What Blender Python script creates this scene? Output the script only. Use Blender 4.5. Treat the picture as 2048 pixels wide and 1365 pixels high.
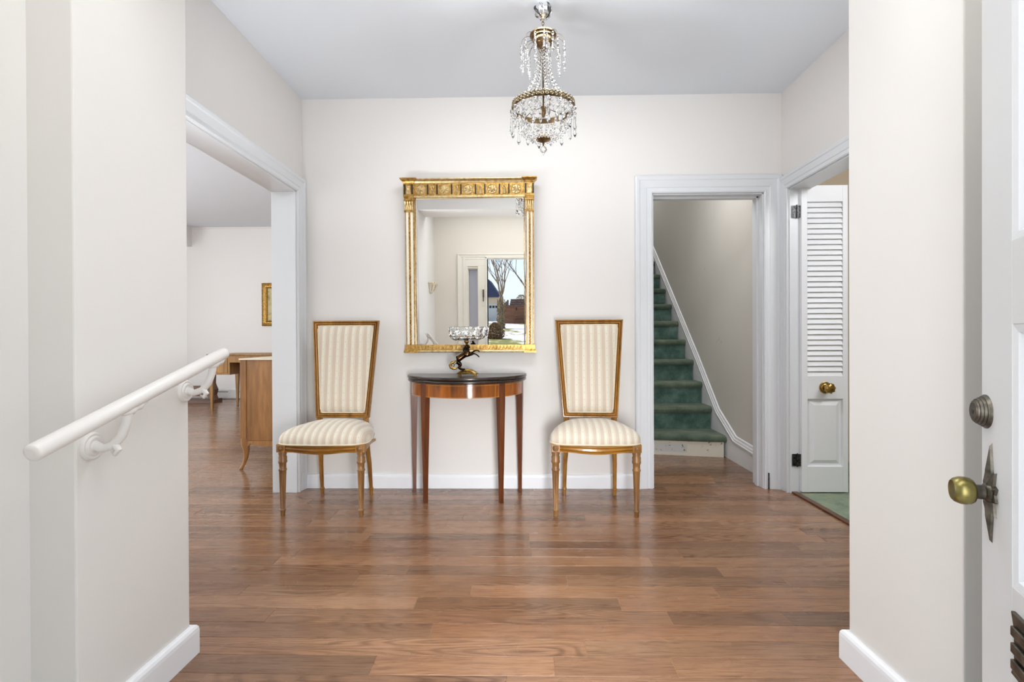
import bpy, math, random
from mathutils import Vector, Matrix
random.seed(7)
S = bpy.context.scene
for o in list(bpy.data.objects): bpy.data.objects.remove(o, do_unlink=True)
C = S.collection
PI = math.pi

# ------------------------------------------------------------------ camera
cam_d = bpy.data.cameras.new('camera'); cam_d.sensor_width = 36; cam_d.lens = 36*1000/2048
cam_d.clip_start = 0.02; cam_d.clip_end = 400
cam = bpy.data.objects.new('camera', cam_d); C.objects.link(cam)
RT = Vector((0.99979788, 0.01968216, -0.00409996)); UP = Vector((0.0040204, 0.00407994, 0.9999836)); FW = Vector((-0.01969857, 0.99979796, -0.004))
cam.matrix_world = Matrix(((RT.x, UP.x, -FW.x, 0), (RT.y, UP.y, -FW.y, 0), (RT.z, UP.z, -FW.z, .96), (0, 0, 0, 1)))
S.camera = cam
# ------------------------------------------------------------------ world, sun, lights, exposure
W = bpy.data.worlds.new('sky'); S.world = W; W.use_nodes = True
wn = W.node_tree; wn.nodes.clear()
sky = wn.nodes.new('ShaderNodeTexSky'); sky.sky_type = 'HOSEK_WILKIE'; sky.turbidity = 2.6; sky.ground_albedo = .7
sky.sun_direction = Vector((-.55, -.35, .62)).normalized()
bg = wn.nodes.new('ShaderNodeBackground'); bg.inputs[1].default_value = 4.0
hs = wn.nodes.new('ShaderNodeHueSaturation'); hs.inputs['Saturation'].default_value = .62
wo = wn.nodes.new('ShaderNodeOutputWorld')
wn.links.new(sky.outputs[0], hs.inputs['Color']); wn.links.new(hs.outputs[0], bg.inputs[0]); wn.links.new(bg.outputs[0], wo.inputs[0])
def sun(d, e):
    l = bpy.data.lights.new('sun', 'SUN'); l.energy = e; l.angle = math.radians(.6); l.color = (1, .94, .86)
    o = bpy.data.objects.new('sun', l); C.objects.link(o); o.rotation_euler = (-Vector(d)).to_track_quat('-Z', 'Y').to_euler(); return o
sun((-.55, -.35, .62), 4.0)
def area(name, loc, to, sx, sy, e, col=(1, 1, 1), spread=180):
    l = bpy.data.lights.new(name, 'AREA'); l.shape = 'RECTANGLE'; l.size = sx; l.size_y = sy; l.energy = e; l.color = col; l.spread = math.radians(spread)
    o = bpy.data.objects.new(name, l); C.objects.link(o); o.location = loc
    o.rotation_euler = (Vector(to)-Vector(loc)).to_track_quat('-Z', 'Z').to_euler(); return o
def fill_spot(name, loc, to, e, r=.16, ang=125, col=(.93, .965, 1)):  # soft spot lamp, used only for added fill
    l = bpy.data.lights.new(name, 'SPOT'); l.energy = e; l.shadow_soft_size = r; l.spot_size = math.radians(ang); l.spot_blend = 1.; l.color = col
    o = bpy.data.objects.new(name, l); C.objects.link(o); o.location = loc
    o.rotation_euler = (Vector(to)-Vector(loc)).to_track_quat('-Z', 'Y').to_euler(); return o
area('doorway_daylight', (.27, -.02, 1.0), (.1, 3.0, 1.05), .34, 1.5, 7.0, (.97, .985, 1))
area('low_fill_light', (.25, -.01, .50), (-.1, 3.2, 0.0), .3, .6, 7.2, (.97, .985, 1), 62)  # added fill beside the camera, brightens the lower back wall
fill_spot('entry_fill_up', (.30, .42, .10), (-.2, 1.26, 2.11), 34, .1, 42)  # added fill aimed up to brighten the header underside
area('entry_fill_down', (0, .75, 2.40), (0, .7, 0), 1.6, .5, 13.5, (.98, .99, 1))  # invented fill under the entry ceiling, brightens front wall and recess
area('hall_fill', (.2, 2.12, 2.49), (.2, 2.85, 0), 1.3, .22, 17, (.95, .975, 1))  # added fill panel below the hall ceiling, out of view
fill_spot('ceiling_fill_left', (-1.26, 1.66, .95), (-.55, 2.35, 2.5), 60, .16, 104)  # added fill hidden behind the left pier, brightens the ceiling
fill_spot('ceiling_fill_right', (1.40, 1.70, .95), (.7, 2.40, 2.5), 38, .16, 104)  # matching added ceiling fill, hidden behind the right pier
area('living_window_light', (-6.6, 4.6, 1.5), (-2.5, 5.0, 1.1), 3.2, 1.6, 115, (.93, .97, 1))
area('living_fill_down', (-3.6, 3.0, 2.78), (-3.6, 3.2, 0), 2.0, 2.0, 58, (.93, .98, 1))  # unseen fill panel added under the living room ceiling
area('living_fill_jamb', (-3.7, .2, 1.5), (-2.6, 4.0, 1.3), 2.4, 1.6, 30, (.97, .985, 1))  # soft fill added for the left opening's jamb, no window modelled here
fill_spot('living_fill_up', (-4.6, 3.4, .9), (-4.2, 5.4, 2.8), 165)  # added fill spot, brightens the living room ceiling
area('side_room_fill', (2.6, 1.6, 2.3), (1.9, 3.1, .9), .9, .6, 22, (.96, .97, 1))  # added fill for the louvred door and side room
area('stair_fill', (1.0, 3.80, 2.45), (1.6, 4.7, .6), .5, .4, 8.5, (.97, .97, 1))  # added fill hidden above the door head, brightens the stairwell wall
area('upstairs_light', (1.0, 6.6, 4.4), (1.15, 6.4, 0), .7, .8, 22, (.97, .97, 1))
VS = S.view_settings; VS.view_transform = 'Standard'; VS.look = 'None'; VS.gamma = 1; VS.use_curve_mapping = False; VS.exposure = 0.0

# ------------------------------------------------------------------ materials
def lin(c): return tuple(((v/255)/12.92 if v/255 <= .04045 else ((v/255+.055)/1.055)**2.4) for v in c)
class Mt:
    def __init__(s, name):
        s.m = bpy.data.materials.new(name); s.m.use_nodes = True; s.t = s.m.node_tree; s.p = s.t.nodes['Principled BSDF']
    def n(s, k, **kw):
        x = s.t.nodes.new('ShaderNode'+k)
        for a, b in kw.items(): setattr(x, a, b)
        return x
    def l(s, a, b): s.t.links.new(a, b)
    def set(s, **kw):
        for k, v in kw.items():
            k = k.replace('_', ' ')
            if k == 'Base Color' and len(v) == 3: v = (*v, 1)
            s.p.inputs[k].default_value = v
        return s
    def coord(s, kind='Object', scale=(1, 1, 1), rand=False):
        tc = s.n('TexCoord'); mp = s.n('Mapping'); mp.inputs['Scale'].default_value = scale; s.l(tc.outputs[kind], mp.inputs[0])
        if rand:
            oi = s.n('ObjectInfo'); mu = s.n('VectorMath', operation='SCALE'); mu.inputs[0].default_value = (37.1, 19.7, 53.3); s.l(oi.outputs['Random'], mu.inputs['Scale']); s.l(mu.outputs[0], mp.inputs['Location'])
        return mp.outputs[0]
    def noise(s, vec, scale=5, detail=3, rough=.5, dist=0):
        x = s.n('TexNoise'); x.inputs['Scale'].default_value = scale; x.inputs['Detail'].default_value = detail; x.inputs['Roughness'].default_value = rough; x.inputs['Distortion'].default_value = dist
        if vec: s.l(vec, x.inputs['Vector'])
        return x.outputs['Fac']
    def ramp(s, fac, stops, interp='LINEAR'):
        r = s.n('ValToRGB'); cr = r.color_ramp; cr.interpolation = interp
        while len(cr.elements) < len(stops): cr.elements.new(.5)
        for e, (p, c) in zip(cr.elements, stops): e.position = p; e.color = (*c, 1) if len(c) == 3 else c
        s.l(fac, r.inputs[0]); return r.outputs[0]
    def mix(s, fac, a, b, kind='MIX'):
        x = s.n('Mix', data_type='RGBA', blend_type=kind)
        for i, v in ((0, fac), (6, a), (7, b)):
            if isinstance(v, (int, float)): x.inputs[i].default_value = v
            elif isinstance(v, tuple): x.inputs[i].default_value = (*v, 1) if len(v) == 3 else v
            else: s.l(v, x.inputs[i])
        return x.outputs[2]
    def math(s, op, a, b=0.):
        x = s.n('Math', operation=op)
        for i, v in ((0, a), (1, b)):
            if isinstance(v, (int, float)): x.inputs[i].default_value = v
            else: s.l(v, x.inputs[i])
        return x.outputs[0]
    def bump(s, h, strength=.2, dist=.002):
        b = s.n('Bump'); b.inputs['Strength'].default_value = strength; b.inputs['Distance'].default_value = dist; s.l(h, b.inputs['Height']); s.l(b.outputs[0], s.p.inputs['Normal'])
    def col(s, o): s.l(o, s.p.inputs['Base Color'])

def paint(name, c, rough=.55, var=.04, scale=1.2, bump=.08, wear=None):
    m = Mt(name); m.set(Roughness=rough); v = m.coord()
    c = lin(c); d = tuple(x*(1-var) for x in c); e = tuple(min(1, x*(1+var*.5)) for x in c)
    base = m.ramp(m.noise(v, scale, 3), [(.3, d), (.7, e)])
    if wear:
        w = m.ramp(m.noise(v, wear[1], 4, .7), [(wear[2], (0, 0, 0)), (wear[2]+.03, (1, 1, 1))]); base = m.mix(w, base, lin(wear[0]))
    m.col(base); m.bump(m.noise(v, 90, 3, .6), bump, .002)
    return m.m
def wood(name, c1, c2, rough=.35, axis='z', ring=9, gr=60, rand=True, bump=.1, spec=.5):
    m = Mt(name); sc = {'x': (.12, 1, 1), 'y': (1, .12, 1), 'z': (1, 1, .12)}[axis]
    v = m.coord('Object', sc, rand)
    f = m.noise(v, gr, 4, .6); g = m.noise(v, ring, 3, .5, .6)
    a = m.ramp(g, [(.3, lin(c1)), (.55, tuple((x+y)/2 for x, y in zip(lin(c1), lin(c2)))), (.72, lin(c2))])
    k = m.ramp(f, [(.35, (.62, .58, .55)), (.6, (1, 1, 1))])
    m.col(m.mix(.75, a, k, 'MULTIPLY')); m.set(Roughness=rough, Specular_IOR_Level=spec); m.bump(f, bump, .001)
    return m.m
def metal(name, c1, c2, rough=.3, scale=40, lo=.35, hi=.6, bump=.2, metallic=1.):
    m = Mt(name); v = m.coord(); f = m.noise(v, scale, 4, .65)
    m.col(m.ramp(f, [(lo, lin(c1)), (hi, lin(c2))])); m.set(Metallic=metallic, Roughness=rough); m.bump(f, bump, .001)
    return m.m
def glass(name, c=(1, 1, 1), rough=0., ior=1.5):
    m = Mt(name); m.set(Base_Color=c, Roughness=rough, IOR=ior, Transmission_Weight=1.)
    v = m.coord(); m.bump(m.noise(v, 6, 1), .02, .001); return m.m
def fabric(name, second, P_=.046):
    m = Mt(name); tc = m.n('TexCoord'); sp = m.n('SeparateXYZ'); m.l(tc.outputs['Object'], sp.inputs[0])
    wob = m.math('MULTIPLY', m.noise(tc.outputs['Object'], 5, 1), .006)
    fx = m.math('FRACT', m.math('ADD', m.math('DIVIDE', m.math('ADD', sp.outputs[0], wob), P_), 40.25))
    cream = lin((226, 219, 204)); pink = lin((206, 191, 174)); gold = lin((190, 168, 130)); pale = lin((225, 218, 203)); cr2 = lin((220, 208, 188))
    st = m.ramp(fx, [(0, pink), (.26, gold), (.285, cr2), (.36, gold), (.375, pale), (.5, pale), (.72, pale), (.74, gold), (.765, cr2), (.9, cr2), (.92, gold), (.94, pink)], 'CONSTANT')
    fy = m.math('FRACT', m.math('DIVIDE', sp.outputs[second], .044))
    dx = m.math('ABSOLUTE', m.math('SUBTRACT', fx, .55)); dy = m.math('ABSOLUTE', m.math('SUBTRACT', fy, .5))
    r = m.math('SQRT', m.math('ADD', m.math('POWER', dx, 2.), m.math('POWER', dy, 2.)))
    dot = m.math('LESS_THAN', r, .048)
    c = m.mix(dot, st, lin((184, 182, 168)))
    n = m.noise(m.coord('Object', (3, .6, .6)), 160, 2)
    m.col(m.mix(.35, c, m.ramp(n, [(.3, (.8, .78, .75)), (.7, (1, 1, 1))]), 'MULTIPLY'))
    m.set(Roughness=.62, Sheen_Weight=.3, Specular_IOR_Level=.35); m.bump(m.noise(tc.outputs['Object'], 500, 2), .25, .0008)
    return m.m
def floor_mat():
    m = Mt('oak plank'); v = m.coord('Object', (1, 1, 1), True)
    oi = m.n('ObjectInfo'); sp = m.n('SeparateXYZ'); m.l(v, sp.inputs[0])
    mp = m.n('Mapping'); mp.inputs['Scale'].default_value = (1.0, 7.5, 1); m.l(v, mp.inputs[0])
    base = m.noise(mp.outputs[0], 1.25, 1, .3, .15)
    rings = m.math('FRACT', m.math('MULTIPLY', base, 20.))
    ringc = m.ramp(rings, [(0, (.68, .63, .58)), (.22, (1, 1, 1)), (.6, (.95, .94, .93)), (.86, (.62, .56, .50)), (1, (.68, .63, .58))])
    fine = m.n('Mapping'); fine.inputs['Scale'].default_value = (4., 100, 1); m.l(v, fine.inputs[0])
    fn = m.noise(fine.outputs[0], 2.6, 4, .65)
    mid = m.n('Mapping'); mid.inputs['Scale'].default_value = (2., 40, 1); m.l(v, mid.inputs[0]); md = m.noise(mid.outputs[0], 1.4, 3, .6)
    br = m.noise(mp.outputs[0], .8, 2, .5)
    c = m.ramp(br, [(.3, lin((138, 98, 70))), (.55, lin((153, 113, 82))), (.75, lin((166, 125, 94)))])
    amt = m.ramp(m.noise(m.coord('Object', (.7, 3, 1), True), 1.3, 1), [(.42, (.1,)*3), (.62, (1.,)*3)])
    c = m.mix(amt, c, m.mix(1., c, ringc, 'MULTIPLY'))
    c = m.mix(.6, c, m.ramp(md, [(.3, (.66, .61, .56)), (.52, (1, 1, 1))]), 'MULTIPLY')
    c = m.mix(.85, c, m.ramp(fn, [(.36, (.56, .50, .45)), (.5, (1, 1, 1))]), 'MULTIPLY')
    c = m.mix(1., c, oi.outputs['Color'], 'MULTIPLY')
    m.col(c); m.set(Specular_IOR_Level=.5, Coat_Weight=.3, Coat_Roughness=.14)
    rr = m.ramp(m.noise(m.coord('Object', (1, 1, 1)), 2.5, 3), [(.3, (.22,)*3), (.7, (.32,)*3)]); m.l(rr, m.p.inputs['Roughness'])
    m.bump(fn, .05, .0004)
    return m.m
def carpet(name, c1, c2, c3):
    m = Mt(name); v = m.coord(); a = m.noise(v, 7, 4, .65); b = m.noise(v, 300, 2)
    c = m.ramp(a, [(.3, lin(c1)), (.5, lin(c2)), (.7, lin(c3))]); m.col(m.mix(.7, c, m.ramp(b, [(.3, (.55,)*3), (.7, (1,)*3)]), 'MULTIPLY'))
    m.set(Roughness=1., Sheen_Weight=.2, Specular_IOR_Level=.1); m.bump(b, .7, .004); return m.m
def plain(name, c, rough=.5, metallic=0., **kw):
    m = Mt(name); v = m.coord(); cc = lin(c); m.col(m.ramp(m.noise(v, 12, 3), [(.3, tuple(x*.9 for x in cc)), (.7, cc)])); m.set(Roughness=rough, Metallic=metallic, **kw); return m.m

M = {}
M['wall'] = paint('warm white wall paint', (229, 226, 223), .6, .02, .9, .06)
M['wall_v'] = paint('cream vestibule wall paint', (230, 228, 225), .5, .02, .9, .08)
M['wall_f'] = paint('beige entry wall paint', (232, 226, 215), .6, .02, .9, .06)
M['ceil'] = paint('cool white ceiling paint', (218, 222, 228), .75, .015, .8, .06)
M['trim'] = paint('white gloss trim paint', (223, 226, 230), .3, .01, 2, .0)
M['trim_f'] = paint('cream entry trim paint', (236, 233, 222), .35, .01, 2, 0)
M['base'] = paint('bright white baseboard paint', (240, 242, 246), .3, .01, 2, 0)
M['stairwall'] = paint('old cream stairwell paint', (214, 210, 202), .6, .05, 1.4, .1, ((198, 193, 182), 3.2, .70))
M['skirt'] = paint('worn white skirting paint', (236, 236, 238), .4, .06, 5, .1)
M['riser'] = paint('chipped cream riser paint', (226, 220, 202), .5, .03, 5, .1, ((120, 96, 66), 30, .62))
M['patch'] = paint('chipped grey paint', (206, 207, 203), .5, .04, 8, .1, ((120, 95, 70), 30, .61))
M['door'] = paint('grey white door paint', (216, 218, 220), .4, .02, 3, .04, ((240, 240, 238), 34, .74))
M['closet'] = paint('white louvre paint', (238, 240, 243), .45, .02, 3, .04)
M['beige'] = paint('beige room paint', (216, 200, 176), .7)
M['plank'] = floor_mat()
M['subfloor'] = plain('pale seam tone for light on plank edges', (196, 160, 124), .6)  # pale colour imitates light caught along the plank seams
M['fabric_back'] = fabric('striped silk upright', 2); M['fabric_seat'] = fabric('striped silk seat', 1, .0400)
M['piping'] = plain('cream gimp braid', (228, 216, 190), .7)
M['walnut'] = wood('honey walnut chair frame', (182, 130, 60), (122, 80, 34), .22, 'z', 14, 90)
M['walnut_h'] = wood('honey walnut rail', (192, 138, 58), (128, 84, 34), .2, 'x', 14, 90)
M['gilt_leg'] = wood('worn gilt walnut leg', (168, 124, 74), (108, 72, 40), .34, 'z', 20, 70)
M['bronze_leg'] = M['gilt_leg']
M['top'] = wood('near black table top', (62, 50, 42), (36, 28, 24), .22, 'x', 10, 80)
M['mahog'] = wood('figured mahogany apron', (186, 106, 34), (104, 56, 20), .13, 'z', 16, 70)
M['mahog_leg'] = wood('red mahogany leg', (120, 66, 34), (76, 40, 22), .28, 'z', 20, 90)
M['inlay'] = plain('satinwood inlay line', (206, 150, 74), .35)
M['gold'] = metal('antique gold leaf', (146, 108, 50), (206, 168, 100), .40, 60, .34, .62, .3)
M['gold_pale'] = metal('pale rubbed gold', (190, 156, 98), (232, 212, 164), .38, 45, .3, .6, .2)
M['gold_dark'] = metal('dark mottled gold', (92, 64, 26), (176, 136, 70), .45, 90, .35, .6, .4)  # darker gold for the mirror backboard and picture carving
M['cream'] = plain('cream enamel column', (242, 236, 218), .4)
M['ebony'] = plain('ebonised fillet', (34, 22, 14), .4)
m = Mt('mirror silvering'); m.set(Base_Color=(.93, .935, .93), Metallic=1., Roughness=.0); M['mirror'] = m.m
M['brass'] = metal('aged brass', (88, 70, 46), (152, 126, 92), .28, 25, .3, .65, .15)
M['brass_olive'] = metal('olive brass knob', (104, 96, 52), (160, 150, 96), .33, 12, .3, .7, .05)
M['knobgold'] = metal('bright brass knob', (110, 84, 40), (196, 164, 96), .25, 30, .3, .6, .1)
M['bronze'] = metal('patinated bronze horse', (22, 19, 18), (112, 78, 42), .2, 26, .46, .74, .2)
M['bronze_gold'] = metal('gilt bronze base', (84, 62, 26), (168, 134, 66), .3, 50, .35, .6, .4)
M['pewter'] = metal('dark pewter hardware', (70, 66, 60), (128, 122, 112), .42, 40, .3, .7, .3)
M['hinge'] = metal('dark steel hinge', (34, 34, 36), (92, 92, 92), .4, 80, .35, .6, .3)
M['wire'] = metal('dark brass wire', (40, 34, 26), (90, 78, 58), .4)
M['filigree'] = metal('silvered brass filigree', (92, 78, 54), (190, 176, 146), .32, 90, .35, .6, .4)
M['chrome'] = plain('polished chrome', (235, 235, 235), .04, 1.)
M['crystal'] = glass('cut lead crystal', (1, 1, 1), 0, 1.52)
M['bowl'] = glass('pressed crystal bowl', (1, 1, 1), .03, 1.5)
M['carpet_tread'] = carpet('worn green tread carpet', (82, 98, 82), (106, 122, 104), (134, 140, 118))
M['carpet_riser'] = carpet('teal riser carpet', (70, 96, 88), (94, 124, 113), (126, 154, 144))
M['carpet_room'] = carpet('pale green room carpet', (112, 138, 118), (146, 164, 138), (176, 178, 146))
M['rail'] = paint('thick white handrail paint', (232, 229, 226), .3, .02, 8, .05)
M['chest'] = wood('light walnut chest veneer', (180, 130, 78), (138, 92, 50), .35, 'z', 5, 40)
M['chest_top'] = plain('cream marble top', (236, 226, 204), .3)
M['desk'] = wood('honey desk veneer', (176, 130, 70), (132, 92, 42), .4, 'z', 6, 50)
M['desk_dark'] = plain('dark red kneehole', (60, 22, 20), .5)
M['darkwood'] = wood('dark brown stand', (112, 70, 40), (64, 38, 22), .4, 'x', 8, 50)
M['threshold'] = wood('brown threshold strip', (134, 88, 58), (88, 52, 32), .4, 'y', 8, 60)
M['heater'] = plain('white enamel heater', (232, 232, 230), .4)
M['slot'] = plain('dark slot', (90, 86, 80), .6)
M['frost'] = None
m = Mt('frosted sidelight glass'); m.set(Base_Color=(*lin((200, 198, 204)), 1), Roughness=.6, Transmission_Weight=.6, IOR=1.3); M['frost'] = m.m
M['sconce'] = plain('cream plaster', (240, 232, 212), .5)
M['bark'] = None
m = Mt('grey brown bark'); v = m.coord('Object', (1, 1, .3)); f = m.noise(v, 9, 5, .7)
m.col(m.ramp(f, [(.35, lin((92, 76, 62))), (.65, lin((190, 170, 148)))])); m.set(Roughness=.9); m.bump(f, .6, .05); M['bark'] = m.m
M['ivy'] = plain('dry olive ivy leaves', (158, 140, 92), .8)
M['hedge'] = plain('russet hedge leaves', (150, 118, 84), .8)
M['cedar'] = wood('red brown fence board', (150, 102, 74), (108, 70, 52), .6, 'x', 4, 30)
M['cedar_grey'] = wood('purple brown wall board', (118, 88, 80), (84, 60, 58), .6, 'x', 4, 30)
M['snow'] = None
m = Mt('snow over grass'); v = m.coord('Object', (1, .35, 1)); f = m.noise(v, .45, 5, .65)
m.col(m.ramp(f, [(.42, lin((134, 134, 74))), (.47, lin((180, 176, 120))), (.5, lin((240, 240, 246)))])); m.set(Roughness=.9); M['snow'] = m.m
M['siding'] = plain('cream house siding', (236, 212, 184), .7)
M['roof'] = plain('slate blue roof', (64, 72, 104), .7)
M['garage'] = plain('white garage door', (226, 226, 224), .6)
M['black'] = plain('black iron', (24, 24, 24), .4)
M['stone'] = plain('pale stoop stone', (206, 202, 196), .8)
m = Mt('gilded landscape canvas'); v = m.coord('Object', (1, 1, 1)); f = m.noise(v, 9, 5, .7, .5)
m.col(m.ramp(f, [(.3, lin((98, 96, 66))), (.45, lin((176, 158, 104))), (.6, lin((196, 182, 132))), (.75, lin((120, 112, 84)))])); m.set(Roughness=.5); M['canvas'] = m.m

# ------------------------------------------------------------------ mesh helper
class MB:
    def __init__(s): s.v = []; s.f = []; s.sm = []
    def add(s, vs, fs, smooth=False):
        b = len(s.v); s.v += [tuple(x) for x in vs]; s.f += [tuple(i+b for i in f) for f in fs]; s.sm += [smooth]*len(fs); return s
    def box(s, x0, x1, y0, y1, z0, z1):
        if x0 > x1: x0, x1 = x1, x0
        if y0 > y1: y0, y1 = y1, y0
        if z0 > z1: z0, z1 = z1, z0
        v = [(x, y, z) for z in (z0, z1) for y in (y0, y1) for x in (x0, x1)]
        return s.add(v, [(0, 2, 3, 1), (4, 5, 7, 6), (0, 1, 5, 4), (2, 6, 7, 3), (0, 4, 6, 2), (1, 3, 7, 5)])
    def loft(s, rings, closed=True, caps=True, smooth=True):
        n = len(rings[0]); vs = [p for r in rings for p in r]; fs = []
        for i in range(len(rings)-1):
            for j in range(n if closed else n-1):
                k = (j+1) % n; fs.append((i*n+j, i*n+k, (i+1)*n+k, (i+1)*n+j))
        if caps and closed: 
            s.add(vs, fs, smooth); b = len(s.v)-len(vs)
            s.f += [tuple(b+j for j in reversed(range(n))), tuple(b+(len(rings)-1)*n+j for j in range(n))]; s.sm += [False, False]; return s
        return s.add(vs, fs, smooth)
    def lathe(s, prof, c=(0, 0, 0), n=24, axis='z', smooth=True, flute=0, fn=None, squash=1., a0=0.):
        rings = []
        for i, (r, z) in enumerate(prof):
            ring = []
            for j in range(n):
                a = a0+2*PI*j/n; rr = max(r, 1e-5)
                if flute and fn and fn[0] <= i <= fn[1] and j % 2: rr *= (1-flute)
                x, y = rr*math.cos(a), rr*math.sin(a)*squash
                p = {'z': (x, y, z), 'y': (x, z, y), 'x': (z, x, y)}[axis]
                ring.append((c[0]+p[0], c[1]+p[1], c[2]+p[2]))
            if axis == 'y': ring.reverse()
            rings.append(ring)
        return s.loft(rings, True, True, smooth)
    def tube(s, pts, r, n=8, smooth=True, caps=True):
        pts = [Vector(p) for p in pts]; R_ = r if isinstance(r, (list, tuple)) else [r]*len(pts); rings = []
        up = Vector((0, 0, 1)); prev = None
        for i, p in enumerate(pts):
            d = (pts[min(i+1, len(pts)-1)]-pts[max(i-1, 0)]); d = d.normalized() if d.length > 1e-9 else Vector((0, 0, 1))
            if prev is None:
                a = up.cross(d)
                if a.length < 1e-3: a = Vector((1, 0, 0)).cross(d)
            else: a = prev-d*prev.dot(d)
            a.normalize(); prev = a; b = d.cross(a)
            rings.append([tuple(p+(a*math.cos(2*PI*j/n)+b*math.sin(2*PI*j/n))*R_[i]) for j in range(n)])
        return s.loft(rings, True, caps, smooth)
    def prism(s, poly, axis, a, b, smooth=False):
        # poly: 2D points; axis: extrusion axis from a to b
        def P3(p, t): return {'x': (t, p[0], p[1]), 'y': (p[0], t, p[1]), 'z': (p[0], p[1], t)}[axis]
        n = len(poly); vs = [P3(p, a) for p in poly]+[P3(p, b) for p in poly]
        s.add(vs, [(j, (j+1) % n, n+(j+1) % n, n+j) for j in range(n)], smooth)
        k = len(s.v)-2*n; s.f += [tuple(k+j for j in reversed(range(n))), tuple(k+n+j for j in range(n))]; s.sm += [False, False]; return s
    def sphere(s, c, r, n=8, m=5, sz=1., smooth=True):
        return s.lathe([(r*math.sin(PI*i/m), -r*sz*math.cos(PI*i/m)) for i in range(m+1)], c, n, smooth=smooth)
    def bead(s, c, r, l=None, n=7):
        l = l or r; x, y, z = c
        return s.loft([[(x+q*r*math.cos(2*PI*j/n), y+q*r*math.sin(2*PI*j/n), z+h*l) for j in range(n)] for q, h in ((.12, 1), (.72, .62), (1, 0), (.72, -.62), (.12, -1))], True, True, False)
    def drop(s, c, r, l, n=6):   # hanging prism, top at c
        x, y, z = c; rs = [(0.0008, 0), (r*.55, -l*.08), (r*.7, -l*.6), (r, -l*.8), (.0006, -l)]
        return s.loft([[(x+q*math.cos(2*PI*j/n), y+q*math.sin(2*PI*j/n), z+dz) for j in range(n)] for q, dz in rs], True, True, False)
    def mesh(s, name, mat):
        me = bpy.data.meshes.new(name); me.from_pydata(s.v, [], s.f)
        me.polygons.foreach_set('use_smooth', s.sm); me.materials.append(mat); me.update()
        import bmesh
        bm = bmesh.new(); bm.from_mesh(me); bmesh.ops.recalc_face_normals(bm, faces=bm.faces); bm.to_mesh(me); bm.free()
        if any(s.sm): me.set_sharp_from_angle(angle=math.radians(46)); me.polygons.foreach_set('use_smooth', s.sm)
        return me
    def build(s, name, mat, parent=None, loc=(0, 0, 0), rz=0., bevel=0., seg=2, color=None):
        o = bpy.data.objects.new(name, s.mesh(name, mat)); C.objects.link(o)
        if parent: o.parent = parent
        o.location = loc; o.rotation_euler = (0, 0, rz)
        if bevel:
            b = o.modifiers.new('bevel', 'BEVEL'); b.width = bevel; b.segments = seg; b.limit_method = 'ANGLE'; b.angle_limit = .6
        if color: o.color = (*color, 1)
        return o
def thing(name, label, cat, loc=(0, 0, 0), rz=0., group=None):
    o = bpy.data.objects.new(name, None); C.objects.link(o); o.location = loc; o.rotation_euler = (0, 0, rz); o.empty_display_size = .1
    o['label'] = label; o['category'] = cat
    if group: o['group'] = group
    return o
def tag(o, label, cat, group=None):
    o['label'] = label; o['category'] = cat
    if group: o['group'] = group
    return o
def struct(o): o['kind'] = 'structure'; return o
def boxes(name, mat, bs, bevel=0.):
    m_ = MB()
    for b in bs: m_.box(*b)
    return struct(m_.build(name, mat, bevel=bevel))
def copy_tree(o, parent=None):
    c = o.copy(); C.objects.link(c); c.parent = parent
    for ch in [x for x in bpy.data.objects if x.parent == o]: copy_tree(ch, c)
    return c

# ------------------------------------------------------------------ room shell
D = 3.218; XL = -1.417; XR = 1.656; HC = 2.518; VL = -1.013; VR = .966; Y1 = 1.498; Y2 = 1.113; LZ = -.18; SOF = 2.111
boxes('wall_back', M['wall'], [(XL-.149, .835, D, D+.13, 0, 2.9), (.835, 1.54, D, D+.13, 1.885, 2.9), (1.54, 1.776, D, D+.13, 0, 2.9)])
boxes('wall_left', M['wall'], [(XL-.149, XL, Y1, 1.75, 0, 2.9), (XL-.149, XL, 1.75, 3.118, 1.897, 2.9), (XL-.149, XL, 3.118, D, 0, 2.9)])
boxes('wall_right', M['wall'], [(XR, XR+.12, Y1, 1.95, 0, 2.9), (XR, XR+.12, 1.95, 3.128, 1.885, 2.9), (XR, XR+.12, 3.128, D, 0, 2.9)])
boxes('wall_vestibule_left', M['wall_v'], [(-1.566, VL, Y2, Y1, LZ, 2.9)], .004)
boxes('wall_vestibule_right', M['wall_v'], [(VR, 1.776, Y2, Y1, LZ, 2.9)], .004)
boxes('wall_vestibule_header', M['wall_v'], [(VL, VR, Y2, Y1, SOF, 2.9)], .003)
boxes('wall_entry_left', M['wall_v'], [(-1.25, -1.12, -.12, Y2, LZ, 2.6)])
boxes('wall_entry_right', M['wall_v'], [(1.075, 1.2, -.12, Y2, LZ, 2.6)])
FT = 1.80; HX = .455
boxes('wall_front', M['wall_f'], [(-1.12, -.70, -.12, .05, LZ, 2.6), (-.70, -.57, -.12, .05, LZ, .02), (-.70, -.57, -.12, .05, 1.665, 2.6), (-.57, -HX, -.12, .05, LZ, 2.6), (-HX, HX, -.12, .05, FT, 2.6), (HX, 1.08, -.12, .05, LZ, 2.6)])
boxes('ceiling', M['ceil'], [(XL, XR, Y1-.1, D, HC, HC+.1)])
struct(boxes('ceiling', M['ceil'], [(-1.25, 1.2, -.12, Y2, 2.42, 2.5)]))
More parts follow.
